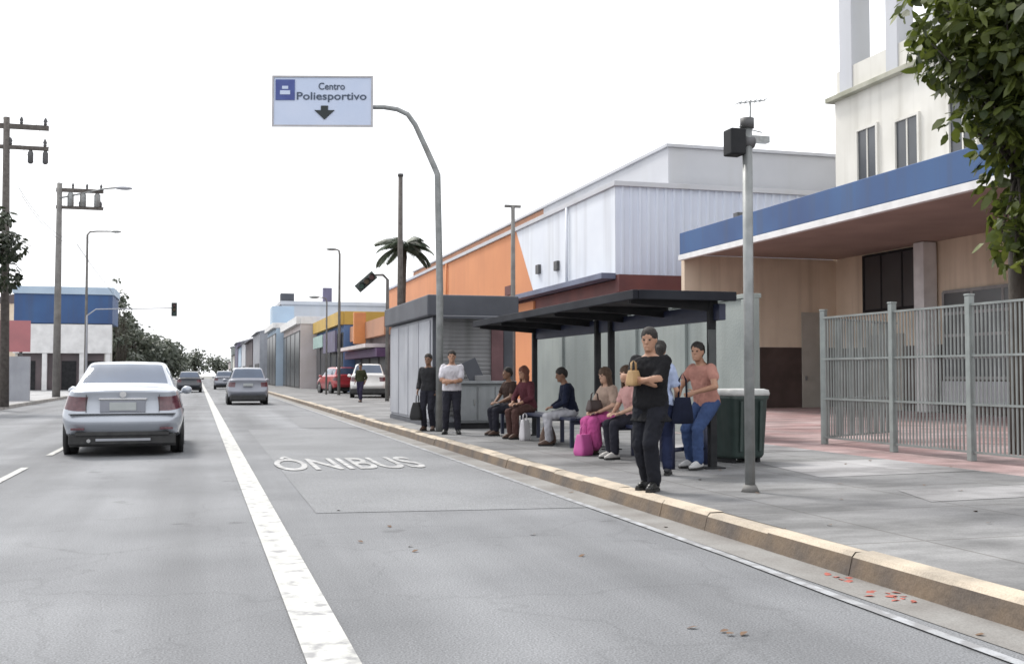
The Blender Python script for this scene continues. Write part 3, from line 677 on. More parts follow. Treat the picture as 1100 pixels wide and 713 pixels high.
b = MB(); b.tube([(6.9, 45.6, 5.55), (6.5, 45.15, 5.25)], .045, 8); b.build('bracket', 'concrete_pole', t)

# ------------------------------------------------------------------ far buildings
def shopfront(name, label, x, y0, y1, h, depth, wallm, fasm, fash, n, doorm='win', cat='shop'):
    """row building whose street front is the plane X = x"""
    t = thing(name, label, cat, (x, y0, .15), world=True)
    b = MB(); b.box(x, x + depth, y0, y1, .02, h); b.build('wall', wallm, t)
    b = MB(); b.box(x - .35, x - .003, y0 + .02, y1 - .02, h - fash, h + .12); b.box(x - .003, x + depth, y0 - .08, y0 - .003, h - fash, h + .12); b.build('fascia', fasm, t, .01)
    w = (y1 - y0) / n
    for i in range(n):
        a = y0 + w * i
        f = MB(); f.box(x - .05, x - .003, a + .25, a + w - .25, .15, h - fash - .5); fo = f.build('shop_window', 'pole_dark', t)
        p = MB(); p.box(x - .07, x - .051, a + .4, a + w - .4, .3, h - fash - .65); p.build('pane', doorm, fo)
    return t
M['yellow'] = mat('yellow ochre fascia', (.50, .33, .06), .6, (.42, .27, .06), .8, 5)
M['orange_sign'] = mat('orange sign', (.62, .24, .08), .6, (.5, .2, .08), 1)
M['shop_purple'] = mat('dull violet shop wall', (.14, .13, .20), .8, (.10, .09, .13), .6)
M['shop_blue'] = mat('blue painted shop wall', (.07, .13, .27), .7, (.10, .17, .32), .5)
M['shop_dark'] = mat('dark brown grey shop wall', (.12, .095, .10), .8, (.08, .07, .075), .5)
M['pale_pink'] = mat('pale pinkish plaster', (.55, .50, .50), .85, (.45, .40, .38), .5)
M['pale_blue'] = mat('pale blue plaster', (.42, .52, .62), .85, (.36, .45, .55), .5)
t = shopfront('corner_shop', 'shop with orange and ochre fascia beyond the newsstand', 9.3, 56, 70, 4.25, 12, 'shop_dark', 'orange_dark', .85, 4)
b = MB(); b.box(8.3, 9.0, 63.0, 63.4, 3.1, 4.95); b.build('projecting_sign', 'orange_sign', t, .03)
b = MB(); b.box(8.1, 9.2, 57, 69.5, 2.75, 2.95); b.build('awning', 'pale_pink', t); b = MB(); b.box(8.6, 9.25, 56.2, 69.8, 2.25, 2.7); b.build('sign_band', mat('dark violet sign band', (.07, .03, .09), .6), t)
t = shopfront('blue_shop', 'blue and violet painted shop with a yellow fascia', 8.6, 70.2, 88, 5.3, 12, 'shop_blue', 'yellow', .75, 5)
b = MB(); b.box(8.1, 8.25, 79, 86, 3.3, 4.2); b.build('shop_sign', mat('pale green sign', (.32, .45, .42), .6), t)
b = MB(); b.box(8.1, 8.245, 71, 78.5, 2.8, 4.2); b.build('sign_band', 'shop_purple', t)
t = shopfront('pale_shop', 'narrow pale pink shop building with dark openings far down the street', 7.3, 88.3, 108, 5.9, 12, 'pale_pink', 'white_trim', .5, 4)
t = shopfront('tower_house', 'pale blue house with a taller end, far down the street', 6.6, 108.5, 124, 6.3, 10, 'pale_blue', 'white_trim', .4, 3, cat='house')
b = MB(); b.box(6.4, 8.6, 112, 116, 6.4, 8.3); b.build('tower', 'pale_blue', t)
t = thing('background_block', 'long pale grey slab block rising behind the far shops', 'building', (10, 125, 0), world=True)
b = MB(); b.box(8.2, 34, 125, 140, 0, 9.3); b.build('wall', 'grey_wall', t)
b = MB(); b.box(8.0, 34.2, 124.8, 140.2, 9.3, 9.7); b.build('roof', 'grey_wall', t)
b = MB(); b.box(13, 14, 126, 127, 9.7, 11.4); b.build('chimney', 'shop_purple', t); b = MB(); b.box(8.1, 9.6, 125.2, 127, 9.7, 10.6); b.build('tank', 'kiosk_dark', t)
for i in range(8):
    for z in (3, 6.2):
        f = MB(); f.box(9.4 + i * 3, 11 + i * 3, 124.93, 125.0, z, z + 1.3); fo = f.build('window', 'winframe', t); p = MB(); p.box(9.5 + i * 3, 10.9 + i * 3, 124.91, 124.929, z + .1, z + 1.2); p.build('pane', 'win', fo)
random.seed(11)
cols = ['kiosk_grey', 'shop_dark', 'grey_wall', 'pale_blue', 'shop_purple', 'white_wall', 'conc_wall', 'pale_pink']
names = ['grey plastered', 'brown grey', 'light grey', 'pale blue', 'violet grey', 'off-white', 'green grey', 'pinkish']
y = 128
for i in range(8):
    L_ = 14 + random.random() * 10; hh = 4 + random.random() * 4; x = 5.9 - .1 * i
    t = thing('row_house', f'{names[i]} row building, number {i+1} of the far right-hand row' if False else f'{names[i]} row building at the far end of the right-hand row', 'house', (x, y, .1), world=True, group='far row buildings')
    b = MB(); b.box(x, x + 9, y, y + L_ - .3, 0, hh); b.build('wall', cols[i], t)
    b = MB(); b.prism([(x - .4, hh), (x + 9.2, hh), (x + 4.4, hh + 1.4)], y - .1, y + L_ - .2, 'y'); b.build('roof', 'shop_dark' if i % 2 else 'kiosk_grey', t)
    for k in range(3):
        f = MB(); f.box(x + 1 + 2.6 * k, x + 2.4 + 2.6 * k, y - .06, y - .001, 1.2, 2.8); f.build('window', 'win', t)
        f = MB(); f.box(x - .06, x - .001, y + 1 + k * 4, y + 3 + k * 4, .1, 2.6); f.build('shop_opening', 'pole_dark', t)
    y += L_
for i in range(6):
    L_ = 15 + random.random() * 9; hh = 4 + random.random() * 3.5; y = 100 + i * 26; x = -9.0
    nm = ['cream', 'ash grey', 'dusty violet', 'chalk white', 'mossy grey', 'rose'][i]
    t = thing('row_house', f'{nm} row building behind the trees in the far left-hand row', 'house', (x, y, .1), world=True, group='far row buildings')
    b = MB(); b.box(x - 10, x, y, y + L_, 0, hh); b.build('wall', ['cream', 'kiosk_grey', 'shop_purple', 'white_wall', 'conc_wall', 'pale_pink'][i], t)
    b = MB(); b.prism([(x - 10.3, hh), (x + .4, hh), (x - 5, hh + 1.3)], y - .1, y + L_ + .1, 'y'); b.build('roof', 'shop_dark', t)
    for k in range(3):
        f = MB(); f.box(x - 2.4 - 2.8 * k, x - 1 - 2.8 * k, y - .06, y - .001, 1.2, 2.8); f.build('window', 'win', t)
        f = MB(); f.box(x + .001, x + .06, y + 1 + k * 4, y + 3 + k * 4, .1, 2.6); f.build('shop_opening', 'pole_dark', t)

# blue fascia store on the left
t = thing('blue_store', 'white store with deep blue fascia and dark open bays on the left', 'shop', (-10.2, 85, .13), world=True)
b = MB(); b.box(-13.5, -7.2, 85.3, 90, .1, 5.0); b.build('wall', 'white_wall', t)
b = MB(); b.box(-13.6, -6.85, 84.85, 85.3, 2.85, 5.0); b.build('white_band', 'white_trim', t, .02)
b = MB(); b.box(-13.55, -6.8, 84.8, 90.2, 5.05, 7.2); b.build('blue_band', 'blue_fascia', t, .02)
b = MB(); b.box(-13.65, -6.7, 84.7, 90.3, 7.2, 7.75); b.build('roof_edge', 'pale_blue', t, .02)
b = MB(); b.box(-13.3, -7.4, 85.2, 85.299, .14, 2.84); b.build('open_bay', 'shop_dark', t)
for xx in (-11.45, -10.65, -8.9, -7.1):
    b = MB(); b.box(xx - .17, xx + .17, 84.9, 85.19, .13, 2.849); b.build('column', 'white_trim', t, .02)
for xx in (-12.6, -9.8, -8.1):
    b = MB(); b.box(xx - .5, xx + .5, 85.15, 85.198, .14, 2.3); b.build('shutter_door', 'black_metal', t)
# red and pale street sign / low wall at the very left
t = thing('side_gate_wall', 'low faded red and grey wall at the left edge under the dark tree', 'wall', (-8.2, 50, .13), world=True)
b = MB(); b.box(-12, -7.62, 52, 52.25, .1, 2.1); b.build('wall', 'kiosk_grey', t)
b = MB(); b.box(-12.02, -7.6, 51.93, 51.998, 2.3, 3.7); b.build('sign_board', mat('faded red board', (.42, .16, .17), .7, (.34, .14, .15), 1), t)
for xx in (-11.5, -8.0):
    b = MB(); b.box(xx - .06, xx + .06, 52.0, 52.1, 2.1, 3.6); b.build('post', 'pole_dark', t)

# ------------------------------------------------------------------ trees
def leaf(b, p, n, u, l, w):
    """six-sided pointed leaf"""
    n = n.normalized(); u = (u - n * u.dot(n)).normalized(); s = n.cross(u)
    d = n * (-.18 * l)
    b.add([p, p + u * l * .35 + s * w * .5, p + u * l * .7 + s * w * .42 + d * .5, p + u * l + d, p + u * l * .7 - s * w * .42 + d * .5, p + u * l * .35 - s * w * .5], [(0, 1, 2, 3, 4, 5)])
def rndv(rng):
    while True:
        p = V((rng.uniform(-1, 1), rng.uniform(-1, 1), rng.uniform(-1, 1)))
        if .05 < p.length < 1: return p
def crown(clumps, per, ll, lw, seed, spread=1.):
    rng = random.Random(seed); b = MB()
    for (c, r) in clumps:
        c = V(c)
        for _ in range(int(per * r * r)):
            d = rndv(rng); d = d.normalized() * (d.length ** .45)
            p = c + V((d.x * r, d.y * r, d.z * r * .75)) * spread
            if noise.noise(p * (1.6 / max(r, .3))) < -.22: continue
            nn = (d * .6 + rndv(rng) * .7 + V((0, 0, .5)))
            leaf(b, p, nn, rndv(rng) + d * .5 + V((0, 0, -.35)), ll * rng.uniform(.45, 1.3), lw * rng.uniform(.7, 1.2))
    return b
def limbs(base, tips, r0, rng, via=None):
    b = MB()
    for tp in tips:
        tp = V(tp); s0 = V(via) if via is not None else V(base)
        m1 = s0.lerp(tp, .4) + rndv(rng) * .15 * (tp - s0).length + V((0, 0, .1)); 
        b.tube([s0, m1, tp], [r0, r0 * .6, r0 * .18], 7)
    return b
M['bark'] = mat('dark bark', (.045, .038, .032), .95, (.075, .065, .055), 9, bump=.6, bscale=15, stretch=(1, 1, .3))
M['leaf_near'] = leafmat('broad green leaves', (.014, .028, .009), (.13, .16, .028), 1.0, .45)
M['leaf_dark'] = leafmat('dark green leaves', (.020, .028, .017), (.045, .058, .030), .8, .25)
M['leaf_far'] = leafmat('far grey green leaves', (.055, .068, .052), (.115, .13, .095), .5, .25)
M['leaf_palm'] = leafmat('palm leaves', (.045, .062, .048), (.09, .115, .075), .8, .3)
# near tree (right): built around (11.25, 12.8)
rng = random.Random(3)
t = thing('street_tree', 'leafy broad-leaved tree with a slim dark trunk behind the fence at the right edge', 'tree', (11.35, 12.9, .15), world=True)
b = MB(); b.tube([(11.35, 12.9, .1), (11.30, 12.9, 1.6), (11.26, 12.85, 3.2), (11.3, 12.8, 4.6), (11.5, 12.8, 5.8), (11.7, 12.9, 7.5)], [.17, .125, .115, .105, .09, .04], 12); b.build('trunk', 'bark', t)
cl = [((11.2, 12.4, 5.9), 1.25), ((10.6, 12.2, 6.2), .8), ((10.3, 12.5, 5.6), .5), ((10.45, 12.3, 5.0), .4), ((10.8, 12.1, 4.85), .5), ((11.2, 12.2, 4.8), .75), ((11.7, 12.3, 5.0), .9),
      ((10.15, 12.6, 4.8), .28), ((10.0, 12.7, 6.5), .6), ((11.9, 12.6, 6.2), 1.3), ((12.4, 13.2, 5.6), 1.2), ((11.4, 13.4, 6.4), 1.2), ((11.0, 12.6, 7.2), 1.1), ((12.2, 12.2, 7.2), 1.3), ((11.6, 12.0, 6.4), .9), ((10.9, 12.0, 5.6), .7),
      ((10.85, 12.3, 3.65), .30), ((10.62, 12.4, 3.25), .28), ((10.75, 12.3, 2.95), .28), ((11.0, 12.2, 3.2), .34), ((11.25, 12.1, 3.0), .34), ((11.45, 12.0, 3.5), .5), ((11.55, 12.1, 4.2), .6), ((11.9, 12.4, 3.9), .7), ((11.9, 12.3, 3.2), .55), ((11.6, 12.3, 2.75), .35), ((10.55, 12.2, 4.5), .24), ((11.15, 12.1, 4.35), .35), ((9.75, 12.7, 5.95), .28), ((11.0, 12.7, 4.55), .5), ((11.12, 12.8, 4.05), .42), ((11.2, 12.8, 3.6), .4), ((10.95, 12.6, 5.3), .7), ((10.7, 12.6, 5.5), .5)]
limbs(0, [c for c, r in cl], .05, rng, (11.3, 12.8, 4.2)).build('limbs', 'bark', t)
crown(cl, 560, .25, .12, 5).build('crown', 'leaf_near', t)

def tree(name, label, x, y, h, rad, hue, seed, cb=.45, n=16, per=34, ll=.5, lw=.3, group=None, sq=1.):
    rng = random.Random(seed)
    t = thing(name, label, 'tree', (x, y, .1), 0, group, world=True)
    zc = h * (1 + cb) / 2; rz = h * (1 - cb) / 2
    cl = []
    for _ in range(n):
        d = rndv(rng); c = (x + d.x * rad * .72 * sq, y + d.y * rad * .7, zc + d.z * rz * .75); cl.append((c, rad * rng.uniform(.32, .5)))
    b = MB(); b.tube([(x, y, 0), (x + .1, y, h * .3), (x, y, h * .6), (x, y, h * .85)], [rad * .09, rad * .07, rad * .05, rad * .02], 9); b.build('trunk', 'bark', t)
    limbs(0, [c for c, r in cl], rad * .035, rng, (x, y, h * cb * .8)).build('limbs', 'bark', t)
    crown(cl, per / (rad * rad * .16), ll, lw, seed + 1).build('crown', hue, t)
    return t
tree('dark_tree', 'dark dense tree beside the utility pole at the left edge', -7.75, 40, 7.7, 1.75, 'leaf_dark', 21, .44, 20, 260, .24, .14)
FT = 'trees along the far left side'
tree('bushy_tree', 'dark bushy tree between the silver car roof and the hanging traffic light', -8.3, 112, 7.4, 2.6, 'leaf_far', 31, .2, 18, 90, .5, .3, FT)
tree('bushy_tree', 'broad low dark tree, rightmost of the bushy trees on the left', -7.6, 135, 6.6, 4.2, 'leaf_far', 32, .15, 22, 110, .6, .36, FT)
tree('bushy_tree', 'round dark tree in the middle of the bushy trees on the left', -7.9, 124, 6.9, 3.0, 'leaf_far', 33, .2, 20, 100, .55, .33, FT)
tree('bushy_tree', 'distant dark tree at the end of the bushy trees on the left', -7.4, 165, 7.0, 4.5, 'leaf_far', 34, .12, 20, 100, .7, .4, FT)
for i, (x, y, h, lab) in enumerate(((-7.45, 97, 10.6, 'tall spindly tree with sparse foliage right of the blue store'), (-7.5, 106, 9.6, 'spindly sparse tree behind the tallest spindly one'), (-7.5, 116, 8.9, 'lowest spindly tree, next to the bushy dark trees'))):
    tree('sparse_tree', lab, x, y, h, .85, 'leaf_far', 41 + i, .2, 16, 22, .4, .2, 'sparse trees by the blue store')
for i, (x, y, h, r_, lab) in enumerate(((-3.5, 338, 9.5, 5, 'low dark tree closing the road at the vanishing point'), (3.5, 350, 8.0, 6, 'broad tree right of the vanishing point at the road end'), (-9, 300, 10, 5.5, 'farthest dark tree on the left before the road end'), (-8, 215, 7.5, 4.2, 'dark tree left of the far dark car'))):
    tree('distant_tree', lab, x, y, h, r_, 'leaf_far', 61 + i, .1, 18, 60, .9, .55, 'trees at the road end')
b = None
def palm(name, label, x, y, h, fl, seed, n=16):
    rng = random.Random(seed); t = thing(name, label, 'palm tree', (x, y, .15), world=True)
    b = MB(); b.tube([(x - .2, y, .1), (x - .1, y, h * .5), (x, y, h)], [.2, .15, .12], 10); b.build('trunk', 'bark', t)
    c = V((x, y, h))
    for i in range(n):
        a = 2 * PI * i / n + rng.uniform(-.2, .2); el = rng.uniform(-.1, 1.15); L_ = fl * rng.uniform(.8, 1.1)
        d = V((math.cos(a) * math.cos(el), math.sin(a) * math.cos(el), math.sin(el)))
        pts = []; p = c.copy(); dd = d.copy()
        for k in range(9): pts.append(p.copy()); p = p + dd * (L_ / 8); dd = (dd + V((0, 0, -.22))).normalized()
        f = MB(); f.tube(pts, [.035 - .0035 * k for k in range(9)], 5)
        for k in range(8):
            for q in range(4):
                pp = pts[k].lerp(pts[k + 1], q / 4); dr = (pts[k + 1] - pts[k]).normalized(); sd = dr.cross(V((0, 0, 1))).normalized()
                ln = .75 * math.sin(PI * (.12 + .8 * (k + q / 4) / 8)) * fl / 2.1
                for s in (-1, 1):
                    leaf(f, pp, V((0, 0, 1)) + sd * s * .4, sd * s + dr * .7 + V((0, 0, -.5)), ln, .085)
        f.build('frond', 'leaf_palm', t)
palm('palm_tree', 'small palm tree rising behind the newsstand beside the orange wall', 9.85, 55, 7.9, 1.9, 4, 18)

# ------------------------------------------------------------------ cars
def catmull(P, n):
    out = []
    for i in range(len(P) - 1):
        p0 = P[max(i - 1, 0)]; p1 = P[i]; p2 = P[i + 1]; p3 = P[min(i + 2, len(P) - 1)]
        for k in range(n):
            t = k / n; m1 = (p2 - p0) * .33; m2 = (p3 - p1) * .33
            out.append(p1 * (2 * t**3 - 3 * t**2 + 1) + m1 * (t**3 - 2 * t**2 + t) + p2 * (-2 * t**3 + 3 * t**2) + m2 * (t**3 - t**2))
    out.append(P[-1].copy()); return out
SEDAN = [  # y, zb, w_sill, w_mid, z_mid, w_belt, z_belt, w_glass, z_glass, w_top, z_top, z_centre
    (.02, .40, .66, .70, .62, .64, 1.00, .60, 1.035, .40, 1.06, 1.07),
    (.12, .34, .84, .895, .66, .80, 1.02, .74, 1.07, .45, 1.105, 1.115),
    (.50, .30, .88, .925, .68, .83, 1.04, .76, 1.09, .46, 1.13, 1.14),
    (.66, .28, .88, .925, .68, .84, 1.04, .77, 1.10, .70, 1.14, 1.155),
    (1.28, .26, .88, .925, .68, .85, 1.03, .80, 1.09, .60, 1.46, 1.50),
    (1.9, .25, .88, .925, .68, .86, 1.02, .81, 1.08, .62, 1.50, 1.55),
    (2.75, .25, .88, .925, .68, .86, .99, .81, 1.05, .60, 1.47, 1.515),
    (3.55, .25, .88, .925, .66, .85, .96, .79, 1.00, .68, 1.03, 1.05),
    (4.25, .27, .86, .91, .62, .80, .86, .7, .90, .45, .93, .95),
    (4.55, .33, .70, .75, .58, .66, .76, .6, .79, .4, .81, .82)]
HATCH = [
    (.02, .42, .66, .70, .66, .66, 1.00, .62, 1.06, .46, 1.08, 1.09),
    (.10, .36, .82, .86, .68, .80, 1.02, .75, 1.08, .70, 1.12, 1.13),
    (.40, .30, .84, .88, .68, .81, 1.03, .77, 1.09, .60, 1.50, 1.54),
    (.9, .28, .84, .88, .68, .82, 1.02, .78, 1.08, .61, 1.54, 1.59),
    (1.7, .25, .84, .88, .68, .82, 1.01, .78, 1.07, .61, 1.55, 1.60),
    (2.3, .25, .84, .88, .68, .82, 1.00, .78, 1.05, .60, 1.49, 1.53),
    (3.0, .25, .84, .88, .66, .81, .98, .76, 1.02, .66, 1.05, 1.07),
    (3.65, .27, .82, .86, .62, .76, .88, .68, .92, .42, .95, .97),
    (3.95, .33, .68, .72, .58, .62, .76, .56, .79, .38, .81, .82)]
def make_car(name, label, st, paint, loc, rz, wz=1., ws=1., gst=None, group=None, cat='car'):
    """gst: station indices (rear glass start, rear roof edge, front roof edge, windscreen base)"""
    t = thing(name, label, cat, loc, rz, group)
    NS, NQ = 8, 6; g0, g1, g2, g3 = gst
    secs = []
    for s in st:
        y, zb, ws_, wm, zm, wb, zbt, wg, zg, wt, zt, zc = s
        secs.append([V((0, y, zb)), V((ws_ * .9, y, zb)), V((ws_, y, zb + .1)), V((wm, y, zm)), V((wb, y, zbt)), V((wg, y, zg)), V((wt, y, zt)), V((wt * .55, y, zt + (zc - zt) * .8)), V((0, y, zc))])
    # closed ends
    def endcap(sec, y):
        return [V((0, y, p.z)) for p in sec]
    full = [endcap(secs[0], st[0][0] - .015)] + secs + [endcap(secs[-1], st[-1][0] + .03)]
    lines = [catmull([full[i][k] for i in range(len(full))], NS) for k in range(9)]
    nst = len(lines[0])
    grd = [catmull([lines[k][i] for k in range(9)], NQ) for i in range(nst)]
    nq = len(grd[0])
    for row in grd:                       # rear bumper bulge and lamp recess
        for p in row:
            p.z *= wz; p.x *= ws
            if p.y < .13 :
                zz = p.z / wz; k = 1 - p.y / .13
                p.y -= k * (.11 * math.exp(-((zz - .56) / .13) ** 2) + .02 * math.exp(-((zz - 1.04) / .05) ** 2))
    parts = {}
    def put(part, quad):
        parts.setdefault(part, []).append(quad)
    for i in range(nst - 1):
        s = i / NS - 1 + .5 / NS            # station coordinate (0 = first real station)
        for j in range(nq - 1):
            q = j / NQ + .5 / NQ
            a, b_, c, d = grd[i][j], grd[i][j + 1], grd[i + 1][j + 1], grd[i + 1][j]
            cz = (a.z + b_.z + c.z + d.z) / 4 / wz; cxx = abs(a.x + c.x) / 2 / ws; cy = (a.y + c.y) / 2
            part = 'body'
            if g0 + .12 < s < g1 - .06 and q > 6.15: part = 'rear_window'
            elif g2 + .06 < s < g3 - .12 and q > 6.15: part = 'windscreen'
            elif g0 + .75 < s < g3 - .55 and 5.15 < q < 5.85: part = 'side_window'
            elif cy < .3 and .765 < cz < .955 and cxx > .56: part = 'tail_light'
            elif cy > st[-1][0] - .35 and .62 < cz < .80 and cxx > .45: part = 'headlight'
            elif cz < .37 and (cy < .25 or cy > st[-1][0] - .3): part = 'lower_bumper'
            put(part, (a, b_, c, d))
    pm = {'body': paint, 'rear_window': 'carglass', 'windscreen': 'carglass', 'side_window': 'carglass', 'tail_light': 'taillight', 'headlight': 'lamp_clear', 'lower_bumper': 'trim'}
    for part, quads in parts.items():
        sides = (1, -1) if part in ('tail_light', 'headlight', 'side_window') else (0,)
        for sd in sides:
            b = MB(); idx = {}; vs = []; fs = []
            def vi(p):
                k = (round(p.x, 5), round(p.y, 5), round(p.z, 5))
                if k not in idx: idx[k] = len(vs); vs.append(p)
                return idx[k]
            for qd in quads:
                if sd >= 0: fs.append(tuple(dict.fromkeys(vi(p) for p in qd)))
                if sd <= 0: fs.append(tuple(dict.fromkeys(vi(V((-p.x, p.y, p.z))) for p in reversed(qd))))
            b.add(vs, [f for f in fs if len(f) > 2], True)
            b.build(part, pm[part], t, off=(0, 0, 0))
    Lc = st[-1][0]; wsill = st[3][3] * ws
    b = MB(); b.box(-wsill + .12, wsill - .12, .25, Lc - .3, .15, .45); b.build('underbody', 'trim', t)
    for sx in (-1, 1):
        for yy in (Lc * .2, Lc * .8):
            x = sx * (wsill - .10)
            b = MB(); prof = [(.17, -.1), (.30, -.105), (.318, -.07), (.32, 0), (.318, .07), (.30, .105), (.17, .1)]
            rings = [[(x + h, yy + r * math.cos(2 * PI * k / 24), .32 + r * math.sin(2 * PI * k / 24)) for k in range(24)] for r, h in prof]
            b.loft(rings); w = b.build('wheel', 'rubber', t)
            q = MB(); q.disc((x + sx * .1, yy, .32), (1, 0, 0), .2, .03, 20); q.build('rim', 'rim', w)
            q = MB(); q.disc((sx * (wsill - .035), yy, .36), (1, 0, 0), .375, .08, 28); q.build('wheel_arch', 'trim', t)
        b = MB(); yy = st[g3][0] - .35; zz = st[g3][6] * wz + .06; b.ball((sx * (wsill + .07), yy, zz), .10, .07, .075, None, 10, 8); b.tube([(sx * (wsill - .1), yy, zz - .05), (sx * (wsill + .03), yy, zz - .03)], .025, 6); b.build('wing_mirror', paint, t)
    return t
t = make_car('sedan', 'silver four-door sedan seen from behind in the left lane, nearest car', SEDAN, 'silver', (-1.27, 18.05, 0), R(1.5), .985, 1.0, (3, 4, 6, 7))
# boot details
def cbox(name, m, x0, x1, y0, y1, z0, z1, p, bev=.004):
    b = MB(); b.box(x0, x1, y0, y1, z0, z1); return b.build(name, m, p, bev, off=(0, 0, 0))
pl = cbox('plate_recess', 'silver_dusty', -.34, .34, -.035, .03, .70, .885, t)
cbox('number_plate', 'plate', -.2, .2, -.05, -.036, .73, .86, pl)
cbox('boot_trim', 'chrome', -.36, .36, -.05, .0, .895, .925, t, .008)
b = MB(); b.disc((0, -.04, .985), (0, 1, 0), .05, .03, 18); b.build('badge', 'chrome', t, off=(0, 0, 0))
cbox('bumper_seam', 'trim', -.80, .80, -.075, .0, .672, .682, t, 0)
for sx in (-1, 1): cbox('boot_seam', 'trim', sx * .545 - .004, sx * .545 + .004, -.03, .0, .70, .98, t, 0)
for sx in (-1, 1): cbox('reflector', 'taillight', sx * .66 - .1, sx * .66 + .1, -.115, -.05, .43, .465, t)
cbox('number_plate_lamp_bar', 'trim', -.7, .7, -.06, .05, .335, .40, t, .01)
cbox('rear_diffuser', 'trim', -.80, .80, -.01, .2, .19, .36, t, .02)
b = MB(); b.tube([(-.5, .02, .26), (-.5, -.06, .26)], .03, 12); b.build('exhaust', 'chrome', t, off=(0, 0, 0))
cbox('heat_shield', 'kiosk_grey', -.4, .42, -.03, -.011, .25, .29, t)
s_ = make_car('hatchback', 'silver grey hatchback ahead in the right lane, seen from behind', HATCH, 'silver_dusty', (1.7, 46.9, 0), 0, 1.0, .97, (1, 2, 5, 6))
cbox('number_plate', 'plate', -.2, .2, -.1, -.04, .80, .92, s_); cbox('rear_diffuser', 'trim', -.74, .74, -.1, .2, .2, .42, s_, .02)
make_car('hatchback', 'dark car far ahead in the left lane beside the silver sedan roof', HATCH, 'darkcar', (-1.2, 80, 0), 0, .95, .98, (1, 2, 5, 6))
s_ = make_car('hatchback', 'white van-like car parked beyond the newsstand, with a black bumper', HATCH, 'whitecar', (7.6, 52.3, .15), R(-8), 1.05, 1.0, (1, 2, 5, 6)); cbox('rear_bumper', 'trim', -.84, .84, -.16, .1, .22, .46, s_, .02)
make_car('hatchback', 'red car parked left of the white one in front of the shops', HATCH, 'redcar', (8.15, 64.5, .15), R(10), 1.0, 1.0, (1, 2, 5, 6))
make_car('hatchback', 'blue grey car far ahead in the right lane near the vanishing point', HATCH, 'silver_dusty', (1.5, 96, 0), 0, 1, 1, (1, 2, 5, 6))
make_car('hatchback', 'pale car parked at the far left kerb before the dark trees', HATCH, 'whitecar', (-5.6, 105, 0), 0, 1, 1, (1, 2, 5, 6))
# ------------------------------------------------------------------ people
def remesh(b, vox, it=3, wr=0., seed=0, wsc=11.):
    tmp = bpy.data.objects.new('tmp', b.mesh('tmp', None)); COL.objects.link(tmp)
    r_ = tmp.modifiers.new('r', 'REMESH'); r_.mode = 'VOXEL'; r_.voxel_size = vox; r_.use_smooth_shade = True
    s_ = tmp.modifiers.new('s', 'SMOOTH'); s_.factor = .5; s_.iterations = it
    dg = bpy.context.evaluated_depsgraph_get(); dg.update()
    me = bpy.data.meshes.new_from_object(tmp.evaluated_get(dg)); bpy.data.objects.remove(tmp)
    if wr:                                      # cloth folds
        me.update(); nrm = [v.normal.copy() for v in me.vertices]
        for v, n in zip(me.vertices, nrm):
            p = v.co; q = V((p.x * wsc, p.y * wsc, p.z * wsc * .7 + seed))
            k = noise.noise(q) + .6 * noise.noise(q * 2.3); k = max(-.35, (1 - abs(k) * 2.2) * .8)
            v.co += n * (k * wr)
    me.polygons.foreach_set('use_smooth', [True] * len(me.polygons)); me.update()
    return me
def ik(a, c, l1, l2, pole):
    a = V(a); c = V(c); d = c - a; L_ = d.length
    if L_ > (l1 + l2) * .995: c = a + d * ((l1 + l2) * .995 / L_); d = c - a; L_ = d.length
    x = (l1 * l1 - l2 * l2 + L_ * L_) / (2 * L_); hgt = math.sqrt(max(0, l1 * l1 - x * x))
    dn = d.normalized(); p = V(pole); p = (p - dn * p.dot(dn)).normalized()
    return a + dn * x + p * hgt, c
SKIN = {'light': mat('light skin', (.50, .31, .22), .55, (.44, .26, .18), 12), 'tan': mat('tanned skin', (.36, .20, .13), .55, (.31, .165, .105), 12), 'brown': mat('brown skin', (.20, .105, .065), .55, (.165, .085, .05), 12)}
HAIR = {'black': mat('black hair', (.012, .010, .009), .8, (.025, .02, .018), 60, stretch=(1, 1, .2)), 'brown': mat('brown hair', (.06, .035, .022), .8, (.09, .055, .035), 60, stretch=(1, 1, .2)), 'auburn': mat('auburn hair', (.10, .035, .022), .8, (.14, .05, .03), 60, stretch=(1, 1, .2)), 'grey': mat('grey hair', (.22, .21, .2), .6, (.3, .29, .28), 60)}
def cloth(name, c): return mat(name, c, .92, tuple(k * .72 for k in c), 5, 6, bump=.25, bscale=160, spec=.2)
M['eye'] = mat('dark eyes', (.02, .015, .012), .2)
def ellring(c, f, r, hw, hd, n=18, pw=2.4):
    out = []
    for k in range(n):
        a = 2 * PI * k / n; ca, sa = math.cos(a), math.sin(a)
        out.append(c + r * hw * math.copysign(abs(ca) ** (2 / pw), ca) + f * hd * math.copysign(abs(sa) ** (2 / pw), sa))
    return out
